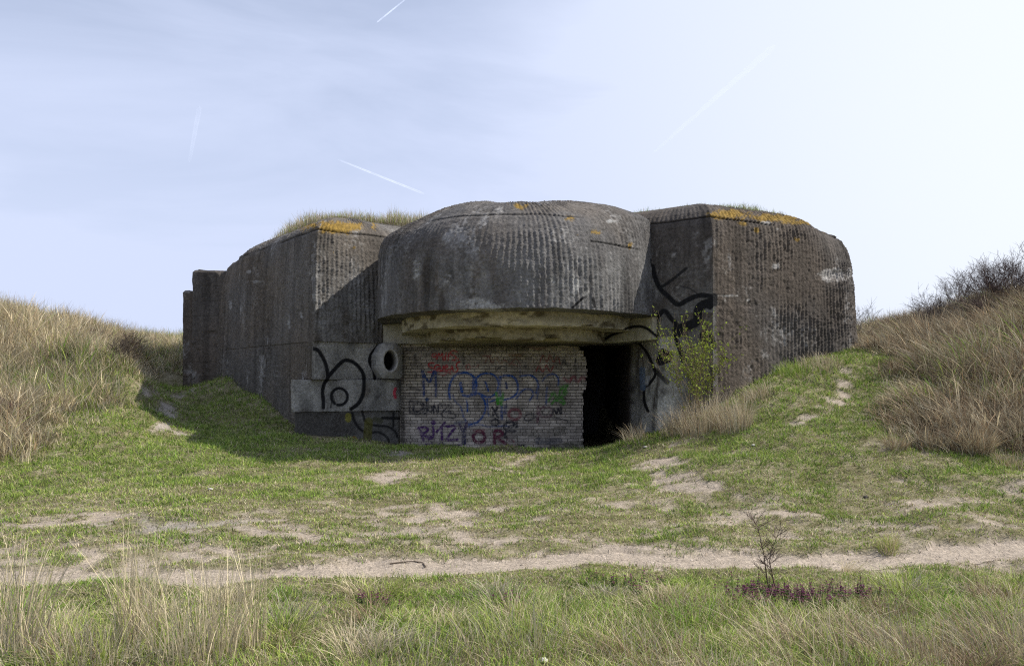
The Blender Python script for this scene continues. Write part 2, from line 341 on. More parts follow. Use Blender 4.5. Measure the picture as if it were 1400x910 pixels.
def relief(U, W, seed, amp=1.0, sp=.098):
    wob = (fbm(U*1.3, W*.5, seed, 3) - .5)*1.2 + (fbm(U*7, W*4, seed+2, 3) - .5)*.4
    ph = U/sp + wob
    r = (.5 + .5*np.cos(2*np.pi*ph))
    chip = fbm(U*9 + 3, W*10 + 5, seed+5, 4)
    r = r*(.6 + .75*sstep(.3, .7, chip))
    big = (fbm(U*1.1, W*1.1, seed+9, 4) - .5)*.05
    fine = (fbm(U*20, W*24, seed+13, 4) - .5)*.022 - .012*sstep(.66, .8, fbm(U*5, W*5, seed+15, 4))
    hor = .004*np.cos(2*np.pi*(W/.055 + (fbm(U*4, W*2, seed+17, 2)-.5)*2))
    area = .22 + .85*sstep(.33, .62, fbm(U*.9+9, W*.9, seed+19, 3))
    return amp*area*(r*.022 + hor*r) + fine*amp + big*.6
def concrete_col(U, W, G, seed, base=(.105, .096, .085), pale=.0, streak=1.0):
    b = np.array(base); n = fbm(U*.8, W*.8, seed+21, 5)[..., None]; st = fbm(U*7, W*.7, seed+25, 4)[..., None]; fn = fbm(U*20, W*20, seed+29, 3)[..., None]
    wm = fbm(U*.5+11, W*.6, seed+37, 4)[..., None]; c = .92*b*(.32 + .75*n + .65*st*streak + .6*(fn-.3)); c = c*lerp(np.array([.97, .99, 1.02]), np.array([1.06, 1.0, .93]), sstep(.35, .65, wm))
    c = lerp(c, c*.5, sstep(.56, .72, fbm(U*5+2, W*.45, seed+39, 4))[..., None]*.5)
    p = sstep(.58, .78, fbm(U*2.4, W*1.3, seed+33, 5)*.75 + fn[..., 0]*.25 + pale)[..., None]
    c = lerp(c, np.array([.27, .262, .25])*(.7+.5*fn), p*.8)
    return c
def flare(G, spots, col, mask=None, colr=(.21, .135, .03), rag=.62, seed=0):
    """patches of lichen / spalls / stains given by their picture position on this face"""
    x, y = pxy(G[..., 0], G[..., 1], G[..., 2])
    n = fbm(x/7., y/7., 201+seed, 4)*.6 + fbm(x/1.6, y/1.6, 203+seed, 3)*.4
    for (sx, sy, rx, ry, k) in spots:
        d = np.sqrt(((x-sx)/rx)**2 + ((y-sy)/ry)**2)
        v = sstep(.0, .42, k - d*.62 - (n-.5)*2.6*rag - .12)
        if mask is not None: v = v*mask
        col[:] = lerp(col, np.array(colr)*(.7+.6*fbm(x/2.5, y/2.5, 207, 2)[..., None]), v[..., None])
def spray(G, strokes, col, mask=None, soft=.6):
    x, y = pxy(G[..., 0], G[..., 1], G[..., 2]); q = np.c_[x.ravel(), y.ravel()]
    sh = col.shape; cc = col.reshape(-1, sh[-1])
    for (pts, wd, rgb, a) in strokes:
        cv = stroke_cov(q, pts, wd, soft)*a
        if mask is not None: cv = cv*mask.ravel()
        cc[:, :3] = lerp(cc[:, :3], np.array(rgb), cv[:, None])
        if sh[-1] == 4: cc[:, 3] = np.maximum(cc[:, 3], cv)
    return cc.reshape(sh)
BK = (.012, .012, .013)
Lc = np.array([-3.80, 15.46]); Rc = np.array([3.45, 13.80])
bunker = empty('bunker', (0, 16, 0), 'dark weathered concrete gun bunker with grass on its roof and a half bricked-up opening', 'bunker')
ROOF = [(.05, 3.75), (.07, 3.98), (.10, 4.18), (.15, 4.32), (.27, 4.44), (.52, 4.59), (.9, 4.72), (1.4, 4.85), (2.0, 4.97)]
def joint(W, U, G, nr, zc, seed, amp=.03):
    zz = zc + .03*(fbm(U*1.1, U*0, seed, 3)-.5)*2
    g = np.exp(-((G[..., 2]-zz)/.014)**2)*sstep(.28, .5, fbm(U*1.0+4, U*0+2, seed+3, 2))
    return g
# --- left wing, upper storey
Plu = [(-7.6, 20.5), tuple(Lc), (-2.68, 16.40), (-1.2, 17.7), (-1.0, 23.5), (-7.2, 23.5)]
G, U, W, nr = shell(Plu, [.9, 0, 0, 0, 0, 1], [(0, 2.205), (.03, 3.3)] + [(d_, z_ + .13*min(1, (z_-3.6)/.5)) for d_, z_ in ROOF], dsc=lambda p: 1 + 1.5*sstep(18.8, 20.2, p[:, 1]), dense=lambda m: m[1] < 18.0 or (m[0] < -3.9 and m[1] < 21.4))
G = G + nr*(relief(U, W, 300, .9) - .01)[..., None]; j = joint(W, U, G, nr, 4.4, 310); G -= nr*(.03*j)[..., None]
col = concrete_col(U, W, G, 300, (.108, .098, .086)); inner = (G[..., 1] < 17.7) & (G[..., 0] > -3.8 - .04*0) 
xx, yy = pxy(G[..., 0], G[..., 1], G[..., 2]); isin = (xx > 428) & (G[..., 1] < 17.8)
pl = sstep(330, 420, yy)*isin; col = lerp(col, np.array([.21, .205, .198])*(.45+.9*fbm(U*6, W*4, 311, 4)[..., None]), (pl*.55*sstep(.4, .6, fbm(U*3, W*2, 312, 4)))[..., None])
flare(G, [(462, 310, 34, 7, 1.0), (485, 338, 5, 4, .5), (455, 345, 5, 4, .5)], col)
flare(G, [(395, 440, 3, 10, .7), (348, 385, 12, 3, .6), (340, 372, 4, 3, .6), (315, 420, 3, 14, .6), (412, 430, 3, 6, .6), (470, 385, 25, 20, .35), (500, 420, 20, 30, .35), (440, 425, 10, 40, .5)], col, colr=(.25, .245, .235), seed=3)
col *= (1 - .8*j)[..., None]
shell_mesh('wing_wall', G, M_conc, bunker, col)
G, U, W, nr = shell([(-7.6, 20.5), (-4.02, 15.775), (-3.8, 16.9), (-3.2, 23.4), (-7.2, 23.5)], [.9, 0, 0, 0, 1], [(-.06, -.6), (0, 2.207)], dense=lambda m: m[1] < 21.4 and m[0] < -2.9)
inn = sstep(-3.86, -3.78, G[..., 0]); G = G + nr*(relief(U, W, 300, .9) - .01 )[..., None]
col = concrete_col(U, W, G, 300, (.108, .098, .086)); shell_mesh('wing_wall', G, M_conc, bunker, col)
# --- left wing, lower stepped courses
lower = [((-3.825, 15.47), 1.47, 2.205, .012, 320, .04, 'cheek_wall'), ((-4.26, 15.50), .84, 1.465, .0, 340, -.12, 'cheek_step'), ((-4.22, 15.53), -.6, .835, .02, 360, -.1, 'cheek_footing')]
black_left = [([(426,476),(435,479),(442,490),(446.5,502),(448,516),(443,525),(441,535.6),(442,548),(442,557)], 4.6, BK, 1),
 ([(449,514.5),(458,504),(470,493),(481,494),(491,502),(497,513),(497.5,527),(496,539),(490,551),(480,559)], 4.6, BK, 1),
 ([(464+11*math.cos(a), 542+11.5*math.sin(a)) for a in np.linspace(2.2, 8.1, 16)], 3.6, BK, 1),
 ([(452,557),(454,546)], 2, BK, .8), ([(458,551),(455,541)], 2, BK, .7),
 ([(516,473),(507,485),(505.5,495),(511,507),(512.5,517)], 4, BK, 1), ([(481,565),(486,578),(493,586.5),(498,590)], 3.5, BK, .9),
 ([(495,562),(500,576),(512,581),(530,583),(540.6,590),(543,597)], 2.8, BK, .9), ([(505.5,591),(519.5,591),(530,599),(532.7,611)], 3, BK, .85),
 ([(523,571),(548,571.6)], 3.6, BK, .95), ([(538,564),(538,583)], 2.6, BK, .9), ([(540.6,531),(539,537),(540.6,543)], 3.6, (.42,.03,.06), .9), ([(532,552),(534,545)], 1.2, BK, .6),
 ([(476,568),(476,573)], 7, (.22,.20,.03), .8), ([(504,576),(503,588),(502,605)], 10, (.10,.095,.02), .8), ([(484,600),(490,608)], 7, (.32,.16,.02), .7), ([(513,573),(520,575)], 7, (.06,.06,.03), .7),
 ([(465,597),(475,600)], 5, (.03,.03,.03), .6)]
for (c0, z0, z1, ins, sd_, pale, nm) in lower:
    dr_ = np.array([-.57, .82]); far = np.array(c0) + dr_*4.5
    P = [c0, (-2.50, 16.62), (-2.3, 16.66), (-2.3, 18.2), (-4.0, 18.2), (-4.22, 16.06)] if nm == 'cheek_wall' else [c0, (-2.36, 16.32) if nm != 'cheek_footing' else (-2.36, 16.36), (-2.3, 16.4), (-2.3, 18), (-4.0, 18), (-4.36, 16.25)]
    G, U, W, nr = shell(P, [.05, 0, 0, 0, 0, .1], [(ins, z0), (ins, (z0+z1)/2), (ins, z1)], dense=lambda m: m[1] < 21 and m[0] < -2.25)
    xx, yy = pxy(G[..., 0], G[..., 1], G[..., 2]); isin = sstep(c0[0]/c0[1]*F+700-2, c0[0]/c0[1]*F+700+3, xx)*(G[..., 1] < 17)
    rl = relief(U, W, sd_, 1.0); rl2 = (fbm(U*5, W*5, sd_+3, 5)-.5)*.04 - .03*sstep(.6, .72, fbm(U*2.5+3, W*4, sd_+5, 5))*np.maximum(sstep(z1-.1, z1, G[..., 2]), sstep(z0+.1, z0, G[..., 2]))
    G = G + nr*(rl*(1-isin) + rl2*isin)[..., None]
    col = concrete_col(U, W, G, sd_, (.10, .092, .08), pale)
    pc_ = np.array([.31, .30, .272] if nm != 'cheek_footing' else [.15, .145, .13])*(.1 + 1.35*fbm(U*3.5, W*2.2, sd_+41, 6)[..., None])
    col = lerp(col, pc_, (isin*sstep(.22, .42, fbm(U*2, W*1.2, sd_+43, 4)))[..., None])
    if nm == 'cheek_footing': flare(G, [(430,585,40,22,1.2)], col, colr=(.075,.07,.062), seed=5)
    col = spray(G, [(p_, w_*1.15, c_, a_) for (p_, w_, c_, a_) in black_left], col, isin > .3)
    shell_mesh(nm, G, M_conc, bunker, col)
# --- right wing
rdsc = lambda p: 1 + 1.9*sstep(5.6, 6.7, p[:, 0])
for part_ in (0, 1):
  Pr = [tuple(Rc), (6.88, 15.73), (8.0, 22.5), (2.52, 22.5), (2.50, 16.1), (2.62, 14.42)] if part_ == 0 else [tuple(Rc), (6.88, 15.73), (8.0, 22.5), (.9, 22.5), (.9, 15.71)]
  prf = [(-.04, -.4), (0, 2.0), (.016, 2.63)] if part_ == 0 else [(.016, 2.61), (.03, 3.3)] + ROOF
  G, U, W, nr = shell(Pr, [0, 1.15, 1, 0, .05, 0] if part_ == 0 else [0, 1.15, 1, 0, 0], prf, dense=lambda m: m[1] < 18.5, dsc=rdsc)
  onin = (np.abs(G[..., 0]) < 3.6) & (G[..., 1] < 17)
  xx, yy = pxy(G[..., 0], G[..., 1], G[..., 2])
  fr = sstep(976, 980, xx + (G[..., 1] > 17)*500 + (G[...,2]-3)*2)
  G = G + nr*(relief(U, W, 400, 1.0)*(.35 + .65*fr) - .008)[..., None]; j = joint(W, U, G, nr, 4.3, 410); G -= nr*(.03*j)[..., None]
  sp_ = np.exp(-(((xx-1143)/20)**2 + ((yy-376)/6)**2)**2); G -= nr*(.03*sp_)[..., None]
  col = concrete_col(U, W, G, 400, (.074, .064, .055), -.05)
  lowp = (1-fr)*sstep(340, 420, yy)*sstep(.35, .55, fbm(U*2.5, W*2, 421, 4)); col = lerp(col, np.array([.16, .158, .15])*(.5+.9*fbm(U*6, W*6, 423, 3)[..., None]), (lowp*.6)[..., None])
  jam = (1-fr)*sstep(458, 464, yy)*(xx < 982)*sstep(950, 915, xx); col = lerp(col, np.array([.42, .41, .37])*(.1+1.4*fbm(U*4, W*3, 424, 5)[..., None]), (jam*sstep(.36, .5, fbm(U*3, W*2, 425, 4)))[..., None])
  flare(G, [(1000, 293, 26, 5, 1.0), (1060, 298, 40, 5, .95), (1100, 304, 30, 4, .8), (1015, 306, 9, 4, .7), (1033, 313, 6, 6, .65), (1088, 327, 6, 4, .6), (1034, 328, 4, 4, .5), (985, 296, 14, 4, .8), (1130,316,12,4,.5)], col)
  flare(G, [(1143, 376, 22, 8, .9), (1061, 364, 8, 8, .6), (1045, 305, 9, 3, .8), (1063, 313, 3, 2, .8), (995, 404, 16, 1.5, .8), (992, 411, 2, 6, .7), (1022, 410, 5, 3, .6), (1035, 432, 7, 3, .6), (995, 356, 9, 2, .6), (1022, 358, 7, 2, .5), (1163, 470, 3, 14, .7)], col, colr=(.30, .285, .265), seed=7)
  black_right = [([(892,364),(895,377),(902,393.5),(913.5,405),(926.6,416),(940,410),(954.7,404),(971.5,405),(979,410)], 5, BK, 1),
   ([(902,393.5),(917,384),(938,367)], 3, BK, .9), ([(930,391),(942,394),(952,400)], 1.6, BK, .7),
   ([(978,412),(962,416),(954.7,423.5),(953,438),(943.5,444),(925,450)], 9, BK, 1), ([(977,406),(970,418)], 8, BK, 1),
   ([(885.5,447),(897,434.7),(908,425),(917,434.7),(925,444),(930,457),(924,459),(930,479.5),(934,492)], 5, BK, 1),
   ([(850,453),(859,448),(874,446),(885.5,449.6),(897,459)], 4, BK, 1),
   ([(870,465),(883.6,481),(891,496),(896,511),(888,524),(881,531),(881,549),(886,562)], 3, BK, 1), ([(906,483),(914,488),(903,493)], 10, BK, 1),
   ([(962,457),(964,472)], 8, BK, 1), ([(973,461),(976,474)], 6, BK, .9), ([(895,505),(912,522)], 5, BK, .8), ([(878,505),(879,530)], 6, (.13,.19,.30), .8), ([(886,515),(884,524)], 4, (.45,.47,.5), .8)]
  col = spray(G, [(p_, w_*1.35, c_, a_) for (p_, w_, c_, a_) in black_right], col, ((xx < 982) & (G[..., 1] < 16.3)).astype(float))
  col *= (1 - .8*j)[..., None]
  shell_mesh('wing_wall', G, M_conc, bunker, col)
# --- central drum (visor over the embrasure)
cD = np.array([.0, 15.5]); rD = 2.66
def oval(rx, yf):
    out = []
    for a in np.linspace(-math.pi, math.pi, 97)[:-1]:
        w_ = .5*(1-math.cos(a)); cy = 15.5 + .8*w_; out.append((rx*math.cos(a)*(1 + .03*(1-w_)**4), cy + (15.9-yf+(w_-.5)*.75)*math.sin(a)))
    return out
Pd = oval(rD, 12.80)
DRUM = [(0, 2.60), (.01, 3.5), (.03, 3.9), (.06, 4.12), (.12, 4.28), (.24, 4.42), (.45, 4.56), (.8, 4.71), (1.3, 4.83), (1.9, 4.90), (2.4, 4.92)]
G, U, W, nr = shell(Pd, [0]*96, DRUM, dense=lambda m: m[1] < 16.6, dsc=lambda p: 1 - .75*sstep(1.2, 2.5, p[:, 0]))
frn = np.clip((15.2 - G[:, :1, 1])/2.3, 0, 1)**1.5; ev = frn*.34*np.clip((G[..., 2]-3.15)/1.3, 0, 1)**2
ctr_ = np.array([0, 15.9]); dv2 = ctr_ - G[..., :2]; dl = np.linalg.norm(dv2, axis=2)[..., None]; G[..., :2] += dv2/np.maximum(dl, .3)*ev[..., None]
G[..., 2] -= .12*sstep(3.2, 4.6, G[..., 2])*frn
G[..., 2] -= sstep(3.5, 4.45, G[..., 2])*(.05 + .17*np.exp(-((G[..., 0]+2.0)/.75)**2))
G = G + nr*(relief(U, W, 500, .8) - .01)[..., None]
ang = np.arctan2(G[..., 1]-cD[1], G[..., 0]-cD[0])
j = joint(W, U, G, nr, 4.20, 510)*(ang < -.95) + joint(W, U, G, nr, 3.72, 515)*(ang > -1.05)*(ang < 0); j = np.clip(j, 0, 1); G -= nr*(.02*j)[..., None]
xx, yy = pxy(G[..., 0], G[..., 1], G[..., 2]); frt = G[..., 1] < 16.2
G[..., 2] += (np.abs(G[..., 2]-2.60) < .004)*(fbm(U*3, U*0, 530, 4)-.5)*.05
col = concrete_col(U, W, G, 500, (.104, .097, .09))
st = sstep(.42, .62, fbm(U*4.5, W*1.1, 531, 5)); lowm = sstep(325, 375, yy)*frt
col = lerp(col, np.array([.20, .197, .19])*(.45+.9*fbm(U*9, W*7, 533, 3)[..., None]), (st*lowm*.65)[..., None])
dk = sstep(.5, .66, fbm(U*3+7, W*.6, 541, 4))*lowm; col = lerp(col, col*.45, (dk*.8)[..., None])
flare(G, [(710, 282, 14, 6, .8), (778, 299, 8, 5, .7), (815, 318, 9, 5, .6), (862, 335, 6, 5, .7), (790, 322, 6, 5, .45), (690, 276, 10, 4, .4)], col)
flare(G, [(655, 420, 35, 10, .75), (650, 412, 18, 6, .7), (835, 302, 8, 2.5, .9), (788, 392, 8, 14, .8), (757, 385, 5, 8, .6), (800, 400, 10, 8, .6), (610, 380, 15, 25, .35), (570, 370, 14, 30, .35)], col, frt, colr=(.30, .295, .28), seed=11)
flare(G, [(655, 425, 20, 3, .6)], col, frt, colr=(.25, .22, .13), seed=12)
col = spray(G, [([(783,420),(790,414),(797,407)], 3.5, BK, 1), ([(797,407),(801,406)], 3, BK, .8), ([(811,408),(813,419)], 4, BK, 1), ([(892,364),(890,355)], 4, BK, .8)], col, frt.astype(float))
col *= (1 - .85*j)[..., None]
shell_mesh('visor', G, M_conc, bunker, col)
# --- stepped rings under the visor
def ring(name, r, yf, z0, z1, base, seed):
    P = oval(r, yf)
    G, U, W, nr = shell(P, [0]*96, [(0, z0), (.0, z1)], du=.02, dz=.02, dense=lambda m: m[1] < 16.4)
    bite = sstep(.62, .75, fbm(U*2.0, W*2+seed, seed, 4))
    low = (W < z0 + .03)
    G = G + nr*(((fbm(U*6, W*8, seed+2, 4)-.5)*.03) - .05*bite)[..., None]
    G[..., 2] += low*(.05*bite + .03*(fbm(U*5, U*0, seed+3, 3)-.5))
    c = np.array(base)*(.45 + .9*fbm(U*2, W*6, seed+5, 5)[..., None]); c = lerp(c, np.array([.06, .045, .02]), (sstep(.55, .72, fbm(U*4, W*9, seed+7, 4))*.8)[..., None])
    c = spray(G, [([(828,462.7),(838,457),(850,453),(859,448),(874,446),(885.5,449.6)], 3.5, BK, 1)], c)
    shell_mesh(name, G, M_pale, bunker, c, cap_top=False)
ring('visor_ring', 2.2, 13.38, 2.365, 2.61, (.40, .36, .25), 600)
ring('visor_ring', 1.72, 13.9, 2.15, 2.37, (.34, .30, .19), 620)
# --- central body above the opening, lintel face, ceiling
def box_shell(name, x0, x1, y0, y1, z0, z1, mt, base, seed, var=.6, top=True, dens=True, jit=.01, dd=.04, parent=None, strokes=None):
    G, U, W, nr = shell([(x0, y0), (x1, y0), (x1, y1), (x0, y1)], [0]*4, [(0, z0), (0, z1)], du=dd, dz=dd, dense=lambda m: dens)
    G = G + nr*((fbm(U*5, W*5, seed, 4)-.5)*2*jit)[..., None]
    c = np.array(base)*(1-var/2 + var*fbm(U*2.5, W*2.5, seed+2, 5)[..., None])
    if strokes: c = spray(G, strokes, c)
    return shell_mesh(name, G, mt, parent or bunker, c)
box_shell('lintel', -2.75, 2.62, 16.46, 17.3, 2.2, 2.63, M_pale, (.36, .34, .27), 640, .7, dd=.03)
G, U, W, nr = shell([(-2.6, 16.6), (2.8, 15.9), (3.4, 22.6), (-2.6, 23.4)], [0]*4, [(0, 2.215), (0, 4.3), (.3, 4.56), (1.2, 4.74)], du=.1, dz=.05)
shell_mesh('roof_slab', G, M_conc, bunker, concrete_col(U, W, G, 650))
# right-hand soffit block over the cheek
G, U, W, nr = shell([(1.25, 16.5), (2.55, 14.56), (2.66, 14.56), (2.66, 16.5)], [0]*4, [(0, 2.19), (0, 2.605)], du=.015, dz=.015)
G = G + nr*((fbm(U*5, W*5, 655, 4)-.5)*.02)[..., None]; c = np.array([.36, .34, .27])*(.65 + .7*fbm(U*2.5, W*2.5, 657, 5)[..., None])
c = spray(G, [([(828,462.7),(838,457),(850,453),(859,448),(874,446),(885.5,449.6),(897,459)], 4, BK, 1)], c)
shell_mesh('soffit_block', G, M_pale, bunker, c)
# --- chamber behind the opening
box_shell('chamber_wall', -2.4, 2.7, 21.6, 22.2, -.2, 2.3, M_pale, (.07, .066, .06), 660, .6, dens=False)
# --- rear stepped block on the far left
def rear(name, x0, x1, y0, z1, seed):
    G, U, W, nr = shell([(x0, y0), (x1, y0), (x1, 24), (x0, 24)], [.06]*4, [(-.02, .5), (0, z1-.05), (.05, z1), (.15, z1+.01)], du=.025, dz=.02, dense=lambda m: m[1] < 21)
    brd = np.abs(((G[..., 2]*2.6) % 1) - .5)
    G = G + nr*((fbm(U*4, W*4, seed, 5)-.5)*.035 - .008*sstep(.46, .5, brd) - .03*sstep(.66, .76, fbm(U*2.2, W*3.4, seed+4, 4)))[..., None]
    c = concrete_col(U, W, G, seed, (.088, .078, .068)); c *= (1 - .2*sstep(.46, .5, brd))[..., None]
    shell_mesh(name, G, M_conc, bunker, c)
rear('rear_wall', -8.12, -6.4, 20.4, 4.25, 670)
rear('rear_step', -8.40, -7.9, 20.5, 3.74, 680)
# --- loudhailer-like vent on the left cheek
def vent():
    c = np.array(px(533.5, 493, 16.08)); 
    root_dir = np.array([.38, -.925, 0]); side = np.array([.925, .38, 0]); up = np.array([0, 0, 1.])
    oct_ = [(-.29, .12), (-.15, .35), (.14, .35), (.25, .22), (.25, -.30), (.2, -.36), (-.16, -.36), (-.29, -.16)]
    V = []; n = 64
    outer = []
    for k in range(n):
        a = 2*math.pi*k/n; d = np.array([math.cos(a), math.sin(a)])
        best = 9
        for i in range(8):
            p = np.array(oct_[i]); q = np.array(oct_[(i+1) % 8]); e = q-p; den = d[0]*e[1]-d[1]*e[0]
            if abs(den) > 1e-9:
                t = (p[0]*e[1]-p[1]*e[0])/den; s = (p[0]*d[1]-p[1]*d[0])/den
                if t > 0 and -1e-6 <= s <= 1+1e-6: best = min(best, t)
        outer.append(d*best)
    outer = np.array(outer); circ = np.array([(.135*math.cos(2*math.pi*k/n), .205*math.sin(2*math.pi*k/n)) for k in range(n)])
    rings_ = [(outer, .45, .0), (outer, 0, 0), (outer*.985, -.015, 0), (circ*1.22, -.02, 0), (circ*1.2, -.045, .0), (circ, -.04, 0), (circ*.85, .35, 0)]
    for r_, dep, _ in rings_:
        for p in r_: V.append(c + side*p[0] + up*(p[1]) - root_dir*dep)
    F_ = []
    for i in range(len(rings_)-1):
        for k in range(n): F_.append((i*n+k, i*n+(k+1) % n, (i+1)*n+(k+1) % n, (i+1)*n+k))
    V = np.array(V); col = np.tile(np.array([.24, .235, .22]), (len(V), 1))*(.7+.5*rng.random((len(V), 1)))
    col[3*n:6*n] = (.33, .32, .30); col[6*n:] = (.01, .01, .01)
    o = mesh_np('vent_block', V, [F_], M_pale, bunker, col)
    Vb = np.vstack([V[6*n:], c - root_dir*(-.0) + (-root_dir)*.35]); mesh_np('vent_hole', Vb, [[(k, (k+1) % n, n) for k in range(n)]], M_pale, o, np.full((n+1, 3), .006))
vent()

